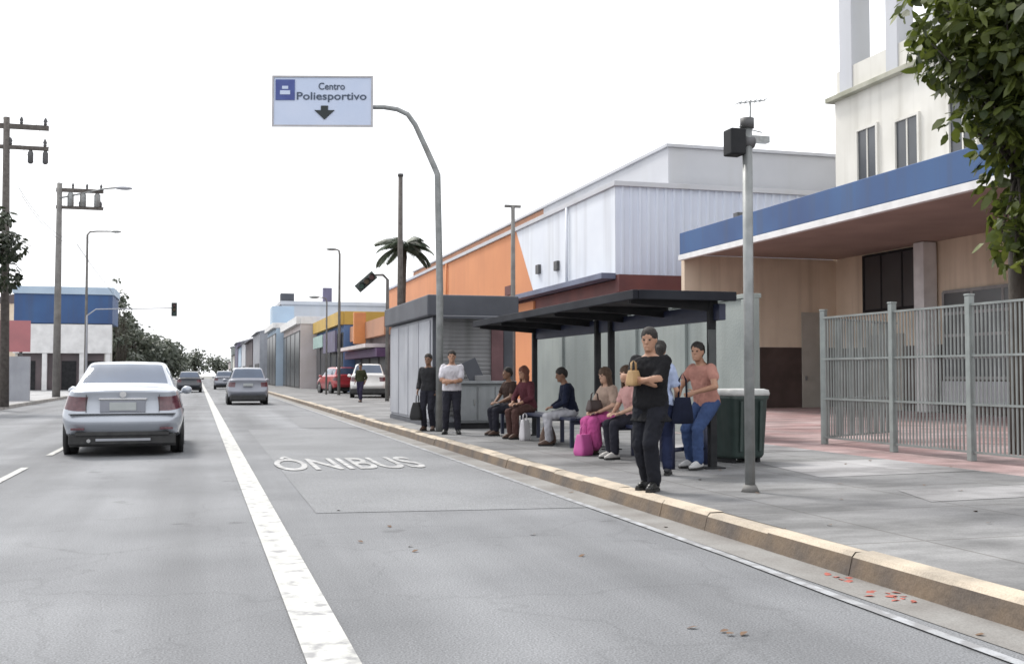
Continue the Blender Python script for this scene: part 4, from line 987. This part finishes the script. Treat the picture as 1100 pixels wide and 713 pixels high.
def person(label, loc, rz, pose, look, group=None, h=1.6, vox=.0095):
    S = h / 1.7
    seat = pose.get('seat'); P = V(pose.get('pelvis', (0, 0, .94)))
    lean = R(pose.get('lean', 2)); tw = R(pose.get('twist', 0)); side = R(pose.get('side', 0))
    rt = Matrix.Rotation(tw, 3, 'Z') @ Matrix.Rotation(side, 3, 'Y') @ Matrix.Rotation(-lean, 3, 'X')
    u, f, r = rt @ V((0, 0, 1)), rt @ V((0, 1, 0)), rt @ V((1, 0, 0))
    fem = look.get('fem', False); k = look.get('build', 1.)
    sw = (.165 if fem else .185)
    prof = [(-.10, .125, .085), (-.04, .165 if fem else .155, .115), (.05, .158 if fem else .152, .112), (.15, .128 if fem else .14, .096), (.26, .142 if fem else .155, .108), (.36, .158 if fem else .178, .115), (.43, .15 if fem else .175, .09), (.475, .10, .07), (.50, .062, .058)]
    body = MB(); ur, fr, = u, f
    C = lambda z: P + u * z + f * (-.012 if z > .3 else 0)
    body.loft([ellring(C(z), f, r, hw * k, hd * k) for z, hw, hd in prof])
    N0 = C(.48); hr = Matrix.Rotation(R(pose.get('hyaw', 0)), 3, 'Z') @ Matrix.Rotation(-R(pose.get('hpitch', 0)), 3, 'X') @ Matrix.Rotation(tw, 3, 'Z')
    hc = C(.655) + f * .025
    body.capsule(N0, hc - V((0, .0, .06)), .060, .054, 14)
    H = lambda x, y, z: hc + hr @ V((x, y, z))
    # head: rings from chin to crown (y forward)
    hp = [(-.118, .030, .028, .055), (-.105, .045, .048, .038), (-.07, .060, .072, .018), (-.03, .068, .088, .006), (.01, .072, .095, 0), (.05, .073, .097, -.004), (.085, .064, .086, -.008), (.11, .045, .06, -.01), (.122, .02, .028, -.01)]
    fh, rh = hr @ V((0, 1, 0)), hr @ V((1, 0, 0))
    body.loft([ellring(H(0, yo, z), fh, rh, hw, hd, 20, 2.15) for z, hw, hd, yo in hp])
    body.capsule(H(0, .092, .008), H(0, .112, -.028), .010, .014, 8)                      # nose
    body.capsule(H(-.018, .092, -.062), H(.018, .092, -.062), .008, .008, 8); body.capsule(H(-.016, .088, -.074), H(.016, .088, -.074), .009, .009, 8)   # lips
    body.capsule(H(-.045, .083, .028), H(.045, .083, .028), .010, .010, 8)                 # brow
    body.capsule(H(0, .088, -.10), H(0, .086, -.095), .016, .016, 8)                       # chin
    for sx in (-1, 1): body.ball(H(sx * .074, -.005, -.005), .012, .022, .032, hr, 10, 8)
    joints = {}
    for sd, sx in (('L', -1), ('R', 1)):
        sh_ = C(.425) + r * sx * sw * k
        tgt, pole, *hd_ = pose['hands'][sd]
        el, wr = ik(sh_, V(tgt), .285, .25, pole)
        joints['arm' + sd] = (sh_, el, wr)
        body.capsule(sh_ - r * sx * .03, el, .052 * k, .041, 12); body.capsule(el, wr, .042, .028, 12)
        d = (V(hd_[0]).normalized() if hd_ else (wr - el).normalized()); nv = V(hd_[1]) if len(hd_) > 1 else -r * sx
        nv = (nv - d * nv.dot(d)).normalized(); s_ = d.cross(nv)                          # palm faces nv
        pc = wr + d * .085
        body.capsule(wr, pc, .030, .038, 12, .42, s_)
        if s_.dot(f) < 0: s_ = -s_
        for i, (o_, ln) in enumerate(((.030, .068), (.010, .076), (-.010, .070), (-.029, .054))):
            b0 = pc + s_ * o_ + d * .012; b1 = b0 + (d * .9 + nv * .35).normalized() * ln * .5; b2 = b1 + (d * .5 + nv * .85).normalized() * ln * .5
            body.capsule(b0 - d * .03, b1, .0095, .009, 8); body.capsule(b1, b2, .009, .008, 8)
        t0 = wr + d * .03 + s_ * .025; t1 = t0 + (d * .6 + s_ * .7 + nv * .25).normalized() * .045; t2 = t1 + (d * .9 + s_ * .1 + nv * .4).normalized() * .03
        body.capsule(t0, t1, .013, .0105, 8); body.capsule(t1, t2, .0105, .009, 8)
    pr = Matrix.Rotation(tw * .4, 3, 'Z') @ V((1, 0, 0))
    shoe_parts = []
    for sd, sx in (('L', -1), ('R', 1)):
        hip = P + pr * sx * .088 - V((0, 0, .03)); shoes = MB(); soles = MB(); shoe_parts.append((shoes, soles))
        ank, pole, ty = pose['feet'][sd]
        kn, ak = ik(hip, V(ank), .435, .405, pole)
        joints['leg' + sd] = (hip, kn, ak)
        body.capsule(hip, kn, .086 * k, .056, 14)
        mid = kn.lerp(ak, .35) - f * .0; body.capsule(kn, mid, .054, .056, 12); body.capsule(mid, ak, .056, .037, 12)
        fd = V((math.sin(R(ty)), math.cos(R(ty)), 0)); tip = pose.get('tip', {}).get(sd, 0)
        heel = ak - fd * .045 - V((0, 0, .055)); ball_ = ak + fd * .115 - V((0, 0, .062 + tip)); toe = ak + fd * .165 - V((0, 0, .066 + tip))
        body.capsule(ak - V((0, 0, .01)), ball_, .036, .030, 10); body.capsule(heel, ball_, .032, .030, 10); body.capsule(ball_, toe, .030, .022, 10)
        if look.get('shoes'):
            shoes.capsule(heel + V((0, 0, .008)), ball_, .041, .042, 12, .9); shoes.capsule(ball_, toe, .042, .03, 12, .9); shoes.capsule(ak - V((0, 0, .02)), ball_ + V((0, 0, .012)), .046, .036, 12)
            sr = V((fd.y, -fd.x, 0)); q = []
            for (yy, w) in ((-.085, .022), (-.06, .038), (0, .038), (.08, .045), (.14, .044), (.185, .026)):
                q.append((yy, w))
            zb = ak.z - .103 - tip * .5
            ring = [ak + fd * yy + sr * w for yy, w in q] + [ak + fd * yy - sr * w for yy, w in reversed(q)]
            soles.add([V((p.x, p.y, zb)) for p in ring] + [V((p.x, p.y, zb + .028)) for p in ring], [tuple(range(12)), tuple(range(23, 11, -1))] + [(i, (i + 1) % 12, (i + 1) % 12 + 12, i + 12) for i in range(12)])
    # ---- clothes
    top = MB(); g_ = look.get('loose', .016)
    tp = [p for p in prof if p[0] >= (-.04 if not look.get('long_top') else -.1)]
    if look.get('long_top'): tp = [(-.20, .185, .14)] + tp
    top.loft([ellring(C(z), f, r, hw * k + g_ + (.008 if z < .2 else 0), hd * k + g_) for z, hw, hd in tp[:-1]])
    for sd, sx in (('L', -1), ('R', 1)):
        a, e, w = joints['arm' + sd]; sl = look.get('sleeve', .6)
        if sl > 0:
            if sl <= 1:
                q = a.lerp(e, sl); top.capsule(a - r * sx * .03, q, .060 * k + g_ * .5, .052 + g_ * .6, 14)
            else:
                top.capsule(a - r * sx * .03, e, .060 * k + g_ * .5, .048 + g_ * .5, 14); top.capsule(e, e.lerp(w, sl - 1), .047 + g_ * .5, .034 + g_ * .6, 14)
    bot = MB(); gb = look.get('bloose', .014)
    if look.get('bottom'):
        bot.loft([ellring(P + u * z, f, r, hw * k + gb, hd * k + gb) for z, hw, hd in [(-.10, .125, .085), (-.04, .165 if fem else .155, .115), (.05, .158 if fem else .152, .112), (.10, .14, .10)]])
        for sd in 'LR':
            hip, kn, ak = joints['leg' + sd]; le = look.get('leg', 2.)
            if le <= 1: bot.capsule(hip, hip.lerp(kn, le), .092 * k + gb, .075 + gb, 14)
            else:
                bot.capsule(hip, kn, .090 * k + gb, .060 + gb, 14); bot.capsule(kn, kn.lerp(ak, (le - 1) * .97), .060 + gb, .046 + gb * 1.2, 14)
        if look.get('skirt'):
            (hl, kl, al), (hr_, kr, ar) = joints['legL'], joints['legR']; e = look['skirt']
            def dn(kk, aa): return kk.lerp(aa, e)
            c0, c1, c2 = (hl + hr_) / 2, (kl + kr) / 2, (dn(kl, al) + dn(kr, ar)) / 2
            w0 = (kl - kr).length / 2 + .09
            bot.capsule(c0 + pr * .05, c1 + pr * .05, .12, .10, 14); bot.capsule(c0 - pr * .05, c1 - pr * .05, .12, .10, 14)
            bot.capsule(kl, dn(kl, al), .10, .13, 14); bot.capsule(kr, dn(kr, ar), .10, .13, 14); bot.capsule(c1, c2, .12, .15, 14)
    # ---- hair
    hair = MB(); hs = look.get('hair_style', 'short')
    g0 = .012 if hs == 'short' else .02
    hair.ball(H(0, -.010, .050), .072 + g0, .088 + g0, .075 + g0, hr, 18, 12); hair.ball(H(0, -.03, .03), .07 + g0, .078 + g0, .07 + g0, hr, 18, 12)
    hair.capsule(H(0, -.075, .0), H(0, -.07, -.04 if hs == 'short' else -.06), .045, .03, 10, 1.6, hr @ V((0, 1, 0)))
    if hs == 'long':
        for x in (-.06, -.03, 0, .03, .06):
            hair.capsule(H(x, -.07 + abs(x) * .5, .03), H(x * 1.15, -.085 + abs(x) * .35, -.22), .036, .026, 10)
        for x in (-.076, .076): hair.capsule(H(x, .015, .04), H(x * 1.08, .0, -.19), .026, .02, 10)
    elif hs == 'tail':
        hair.ball(H(0, -.115, .04), .032, .04, .032, hr, 10, 8); hair.capsule(H(0, -.135, .03), H(0, -.14, -.17), .03, .014, 10)
    elif hs == 'bun': hair.ball(H(0, -.11, .075), .05, .05, .05, hr, 12, 8)
    # scale to height, build
    def sc(b): b.v = [(x * S, y * S, z * S) for x, y, z in b.v]; return b
    vx = vox
    me = remesh(sc(body), vx, 2); me.materials.append(SKIN[look['skin']])
    o = bpy.data.objects.new('person', me); COL.objects.link(o); o.location = loc; o.rotation_euler = (0, 0, rz)
    tag(o, label, 'person', group)
    sd_ = (loc[0] * 7.3 + loc[1] * 3.1) % 50
    def child(name, b, m, it=2, wr=0., v=vx):
        if not b.v: return
        me = remesh(sc(b), v, it, wr, sd_) ; me.materials.append(m)
        c = bpy.data.objects.new(name, me); COL.objects.link(c); c.parent = o; return c
    child(look.get('top_name', 'shirt'), top, look['top'], 2, .009)
    child(look.get('bottom_name', 'trousers'), bot, look.get('bottom'), 2, .008)
    child('hair', hair, HAIR[look['hair']], 1, .007)
    if look.get('shoes'):
        for shoes, soles in shoe_parts:
            c = child('shoe', shoes, look['shoes'], 2)
            sc(soles); soles.build('sole', look.get('sole', M['rubber']), c, off=(0, 0, 0))
    for sx in (-1, 1):
        e = MB(); e.ball(H(sx * .031, .0905, .006), .0135, .009, .0085, hr, 10, 8); sc(e).build('eye', M['eye'], o, off=(0, 0, 0))
    o['_j'] = 0; del o['_j']
    return o, {kk: [p * S for p in vv] for kk, vv in joints.items()}, lambda x, y, z: (H(x, y, z) * S), lambda z: C(z) * S, (r, f, u), S
B = lambda s: (s * .25, -1, -.1)       # elbow pole: back and slightly out
STAND = dict(pelvis=(0, 0, .93), lean=2, feet={'L': ((-.095, -.02, .105), (0, 1, 0), -8), 'R': ((.095, .01, .105), (0, 1, 0), 8)},
             hands={'L': ((-.235, .06, .88), B(-1)), 'R': ((.235, .06, .88), B(1))})
def P_(**k): d = dict(STAND); d.update(k); return d
def bag(name, label, c, sx, sy, sz, m, rz=0, strap=None, cat='bag', loc_base=True):
    b = MB(); n = 7; rings = []
    for i in range(n):
        t_ = i / (n - 1); w = 1 - .25 * t_; dd = 1 - .55 * t_ ** 2
        rings.append([(p[0], p[1], p[2]) for p in rr(sx * w * (1 if i else .9), sy * dd * (1 if i else .85), sz * t_, min(sx, sy) * .45 * dd)])
    b.loft(rings)
    t = thing(name, label, cat, c, rz)
    b.build('pouch', m, t, .006)
    s_ = MB(); hgt = strap or .16
    s_.tube([(-sx * .5, 0, sz * .97), (-sx * .42, 0, sz + hgt * .7), (0, 0, sz + hgt), (sx * .42, 0, sz + hgt * .7), (sx * .5, 0, sz * .97)], .011, 6)
    s_.build('strap', m, t)
    return t
G1 = 'people at the bus stop'
# 1  in black at the kerb
blk = cloth('black cotton', (.012, .012, .014)); blk2 = cloth('charcoal denim', (.015, .016, .022)); navy = cloth('navy cloth', (.016, .022, .055))
person('person in black shirt and black trousers standing nearest the kerb with folded bare forearms', (4.25, 9.88, .152), R(128),
       P_(lean=1, hands={'L': ((.10, .215, 1.185), (-1, -.15, -.55), (1, .1, .08), (0, -1, 0)), 'R': ((-.10, .245, 1.165), (1, -.15, -.55), (-1, .05, .1), (0, -1, 0))},
          feet={'L': ((-.075, .06, .105), (0, 1, 0), -6), 'R': ((.075, -.07, .105), (0, 1, 0), 10)}, hyaw=12, hpitch=6),
       dict(skin='tan', hair='black', top=blk, bottom=blk2, shoes=mat('black leather', (.01, .01, .01), .4), sleeve=.85, loose=.022, build=1.06, long_top=True, bloose=.02), G1, 1.60, .008)
bag('handbag', 'small tan bag held against the chest of the person in black', (4.035, 9.80, 1.19), .10, .045, .15, mat('tan leather', (.42, .27, .13), .6), R(38), .1)
# 2  behind, dark haired, facing away
person('dark haired person in a light blue shirt, half hidden behind the one in black', (4.99, 11.35, .152), R(-25),
       P_(hands={'L': ((-.20, .16, .92), B(-1)), 'R': ((.22, .12, .90), B(1))}), dict(skin='tan', hair='black', top=cloth('light blue cotton', (.36, .42, .58)), bottom=navy, shoes=mat('dark trainers', (.02, .02, .025), .6), sleeve=.7, fem=True, hair_style='tail'), G1, 1.52)
bag('shoulder_bag', 'dark navy bag hanging beside the person in the light blue shirt', (5.22, 11.22, .74), .13, .07, .30, cloth('dark navy bag cloth', (.008, .011, .026)), R(20), .28)
# 3  leaning on the rail
person('person in a salmon top and blue jeans leaning on the rail beside the green bin', (5.86, 12.05, .152), R(112),
       P_(pelvis=(0, -.10, .86), lean=14, hands={'L': ((-.14, .26, .98), (-1, -.6, 0), (.3, .8, -.3)), 'R': ((.16, .26, .93), (1, -.6, -.2), (-.3, .8, -.3))},
          feet={'L': ((-.12, .20, .105), (0, 1, .1), -8), 'R': ((.12, .08, .105), (0, 1, .1), 8)}, hpitch=-2, hyaw=20),
       dict(skin='tan', hair='black', top=cloth('salmon cotton', (.42, .21, .17)), bottom=cloth('blue denim', (.045, .075, .17)), shoes=mat('white trainers', (.5, .5, .5), .6), sleeve=.45), G1, 1.62)
SEAT = lambda z=.60: dict(pelvis=(0, -.02, z + .10), lean=8, feet={'L': ((-.11, .40, .105), (0, 1, .6), -6), 'R': ((.11, .34, .105), (0, 1, .6), 6)},
             hands={'L': ((-.10, .30, z + .16), (-1, -.7, -.2), (.5, .8, -.1), (0, 0, -1)), 'R': ((.10, .30, z + .16), (1, -.7, -.2), (-.5, .8, -.1), (0, 0, -1))})
def S_(z=.52, **k): d = SEAT(z); d.update(k); return d
G2 = 'people seated on the shelter benches'
dkt = cloth('dark trousers', (.025, .025, .035))
sho = mat('brown shoes', (.09, .05, .035), .6); wsh = mat('pale trainers', (.5, .48, .46), .6)
person('seated person in a pale pink top, just left of the person in black', (5.66, 13.75, .152), R(100), S_(.52, lean=12, hyaw=10), dict(skin='light', hair='brown', hair_style='long', fem=True, top=cloth('pale pink cotton', (.60, .34, .32)), bottom=dkt, shoes=wsh, sleeve=.6), G2, 1.55, .0105)
person('seated person in a beige top with a bright magenta skirt', (5.68, 14.72, .152), R(108), S_(.52, lean=9, hpitch=8), dict(skin='light', hair='brown', hair_style='long', fem=True, top=cloth('beige cotton', (.42, .31, .25)), bottom=cloth('magenta cloth', (.48, .09, .27)), skirt=.8, bottom_name='skirt', shoes=sho, sleeve=.7), G2, 1.52, .0105)
bag('handbag', 'dark brown handbag in the lap of the person in the magenta skirt', (5.41, 14.62, .76), .13, .07, .17, mat('dark brown leather', (.045, .025, .022), .5), R(15), .12)
bag('shopping_bag', 'bright pink shopping bag standing on the pavement before the magenta skirt', (5.16, 14.40, .152), .14, .10, .30, mat('pink plastic', (.55, .10, .33), .5), R(30), .14)
person('seated person in a dark navy top and pale grey trousers, mid bench', (5.68, 16.5, .152), R(80), S_(.52, lean=14, hpitch=14), dict(skin='brown', hair='black', top=cloth('dark navy cotton', (.012, .016, .035)), bottom=cloth('pale grey cotton', (.40, .40, .43)), shoes=sho, sleeve=1.9), G2, 1.55, .0105)
bag('rucksack', 'brown rucksack on the ground under the long bench', (5.45, 16.95, .152), .22, .14, .30, mat('brown canvas', (.11, .07, .055), .9), R(70), .1)
person('seated person with auburn hair, maroon top and brown trousers, left of the shelter post', (5.58, 18.55, .152), R(115), S_(.52, lean=10), dict(skin='tan', hair='auburn', hair_style='long', fem=True, top=cloth('maroon cotton', (.10, .03, .04)), bottom=cloth('brown cotton', (.085, .045, .04)), shoes=sho, sleeve=1.6), G2, 1.58, .0105)
bag('shopping_bag', 'white shopping bag standing on the pavement beside the person with auburn hair', (5.35, 17.95, .152), .10, .07, .36, mat('white plastic bag', (.62, .60, .62), .5), R(30), .12)
person('seated person in dark brown clothes at the far end of the long bench', (5.56, 19.65, .152), R(105), S_(.52, lean=6), dict(skin='brown', hair='black', top=cloth('dark brown cotton', (.05, .03, .025)), bottom=dkt, shoes=sho, sleeve=.6), G2, 1.56, .0105)
# newsstand pair
person('person in a white T-shirt and dark trousers standing in front of the newsstand', (4.55, 20.2, .152), R(165),
       P_(hands={'L': ((.04, .22, 1.05), (-1, -.2, -.4), (1, .2, .1), (0, -1, 0)), 'R': ((-.02, .25, 1.08), (1, -.2, -.4), (-1, .1, .1), (0, -1, 0))},
          feet={'L': ((-.13, .02, .105), (0, 1, 0), -12), 'R': ((.13, -.02, .105), (0, 1, 0), 12)}),
       dict(skin='tan', hair='black', top=cloth('white cotton', (.60, .58, .62)), bottom=dkt, shoes=mat('black shoes', (.012, .012, .012), .5), sleeve=.7, loose=.02, build=1.08), G1, 1.60, .0105)
person('person in dark clothes behind the white T-shirt, by the corner of the newsstand', (4.38, 21.6, .152), R(150),
       P_(hands={'L': ((-.235, .06, .9), B(-1)), 'R': ((.235, .06, .9), B(1))}), dict(skin='brown', hair='black', top=cloth('dark grey cotton', (.03, .03, .033)), bottom=dkt, shoes=sho, sleeve=1.8), G1, 1.56, .0105)
bag('holdall', 'black holdall hanging beside the person in dark clothes at the newsstand', (4.15, 21.62, .37), .17, .13, .36, mat('black nylon', (.012, .012, .013), .7), R(60), .18)
person('person in dark olive clothes walking on the far pavement in front of the white car', (6.15, 44.5, .152), R(150),
       P_(feet={'L': ((-.09, .2, .105), (0, 1, 0), 0), 'R': ((.09, -.2, .115), (0, 1, 0), 0)}), dict(skin='brown', hair='black', top=cloth('dark olive cotton', (.035, .04, .02)), bottom=cloth('dark violet cloth', (.035, .03, .06)), shoes=sho, sleeve=1.5), None, 1.6, .016)

# ------------------------------------------------------------------ litter by the kerb
rng = random.Random(9)
pm = mat('fallen red petals', (.36, .085, .06), .7, (.26, .06, .04), 20); bm_ = mat('dry brown leaves', (.15, .09, .05), .9, (.10, .06, .04), 20)
def litter(name, lab, m, spots, size, grp):
    for (x, y, z) in spots:
        b = MB(); n = V((rng.uniform(-.15, .15), rng.uniform(-.15, .15), 1)); leaf(b, V((0, 0, .002)), n, rndv(rng) * V((1, 1, 0)) if False else V((rng.uniform(-1, 1), rng.uniform(-1, 1), 0)), size * rng.uniform(.7, 1.3), size * .6)
        o = b.build(name, m, off=(0, 0, 0)); o.location = (x, y, z); tag(o, lab, 'leaf', grp)
litter('fallen_petal', 'small red petal lying in the gutter by the kerb', pm, [(3.93 - abs(rng.gauss(0, .07)), c + rng.gauss(0, .13), .006) for c in (5.42, 5.5, 5.95) for _ in range(7)], .075, 'red petals in the gutter')
litter('dry_leaf', 'dry brown leaf lying on the asphalt', bm_, [(rng.uniform(1.0, 3.9), rng.uniform(4.3, 12), .012) for _ in range(12)] + [(2.55, 4.95, .012), (2.62, 4.9, .012), (2.5, 4.88, .012)], .06, 'dry leaves on the road')
litter('dry_leaf', 'dry brown leaf lying on the grey pavement', bm_, [(rng.uniform(4.3, 9), rng.uniform(5, 13), .16) for _ in range(22)], .06, 'dry leaves on the pavement')

# ------------------------------------------------------------------ camera, sky, sun
cam = bpy.data.cameras.new('camera'); co = bpy.data.objects.new('camera', cam); COL.objects.link(co); SC.camera = co
cam.sensor_width = 36; cam.lens = 36 * 1150 / 1100; cam.clip_start = .1; cam.clip_end = 3000
co.location = (0, 0, 1.3); co.rotation_euler = (R(90 + 2.2657), 0, -R(15.9073))
EL, AZ = 52, -25          # sun height, and bearing from the street axis (negative: left of it)
w = bpy.data.worlds.new('World'); SC.world = w; w.use_nodes = True
nt = w.node_tree; N = nt.nodes; L = nt.links; bgn = N['Background']
sky = N.new('ShaderNodeTexSky'); sky.sky_type = 'NISHITA'; sky.sun_disc = False
sky.sun_elevation = R(EL); sky.sun_rotation = R(AZ); sky.dust_density = 4; sky.air_density = 1.2
hs = N.new('ShaderNodeHueSaturation'); hs.inputs['Saturation'].default_value = .25; L.new(sky.outputs[0], hs.inputs['Color'])
tc = N.new('ShaderNodeTexCoord'); nz = N.new('ShaderNodeTexNoise'); nz.inputs['Scale'].default_value = 2.2; nz.inputs['Detail'].default_value = 6
L.new(tc.outputs['Generated'], nz.inputs['Vector'])
rp = N.new('ShaderNodeMapRange'); rp.inputs['From Min'].default_value = .3; rp.inputs['From Max'].default_value = .7; rp.inputs['To Min'].default_value = 8; rp.inputs['To Max'].default_value = 11.5
L.new(nz.outputs['Fac'], rp.inputs['Value'])
cl_ = N.new('ShaderNodeVectorMath'); cl_.operation = 'SCALE'; cl_.inputs[0].default_value = (.985, 1.0, 1.03); L.new(rp.outputs['Result'], cl_.inputs['Scale'])
mx = N.new('ShaderNodeMix'); mx.data_type = 'RGBA'; mx.inputs['Factor'].default_value = .8
L.new(hs.outputs[0], mx.inputs['A']); L.new(cl_.outputs['Vector'], mx.inputs['B']); L.new(mx.outputs['Result'], bgn.inputs['Color'])
bgn.inputs['Strength'].default_value = .1
sd = bpy.data.lights.new('sun', 'SUN'); sd.energy = 1.7; sd.angle = R(12); sd.color = (1, .96, .9)
so = bpy.data.objects.new('sun', sd); COL.objects.link(so)
dv = V((math.sin(R(AZ)) * math.cos(R(EL)), math.cos(R(AZ)) * math.cos(R(EL)), math.sin(R(EL))))
so.rotation_euler = dv.to_track_quat('Z', 'Y').to_euler(); so.location = (0, 0, 60)
# hazy air round the whole street
HAZE = 0
if HAZE:
    b = MB(); b.box(-950, 950, -350, 950, -1.2, 19); hz = b.build('haze', None) if False else None
    me = b.mesh('haze', None); hz = bpy.data.objects.new('haze', me); COL.objects.link(hz); hz['kind'] = 'stuff'
    m = bpy.data.materials.new('hazy air'); m.use_nodes = True; nt = m.node_tree; nt.nodes.remove(nt.nodes['Principled BSDF'])
    pv = nt.nodes.new('ShaderNodeVolumePrincipled'); pv.inputs['Density'].default_value = HAZE; pv.inputs['Color'].default_value = (.9, .93, .97, 1)
    nt.links.new(pv.outputs[0], nt.nodes['Material Output'].inputs['Volume']); me.materials.append(m)
vs = SC.view_settings; vs.view_transform = 'Standard'; vs.look = 'None'; vs.gamma = 1; vs.use_curve_mapping = False; vs.exposure = .9
SC.render.engine = 'CYCLES'; SC.cycles.use_denoising = True; SC.cycles.max_bounces = 6; SC.cycles.transparent_max_bounces = 8
SC.cycles.volume_bounces = 0; SC.cycles.filter_width = 1.6
# drop helper properties
for o in bpy.data.objects:
    if '_o' in o: del o['_o']
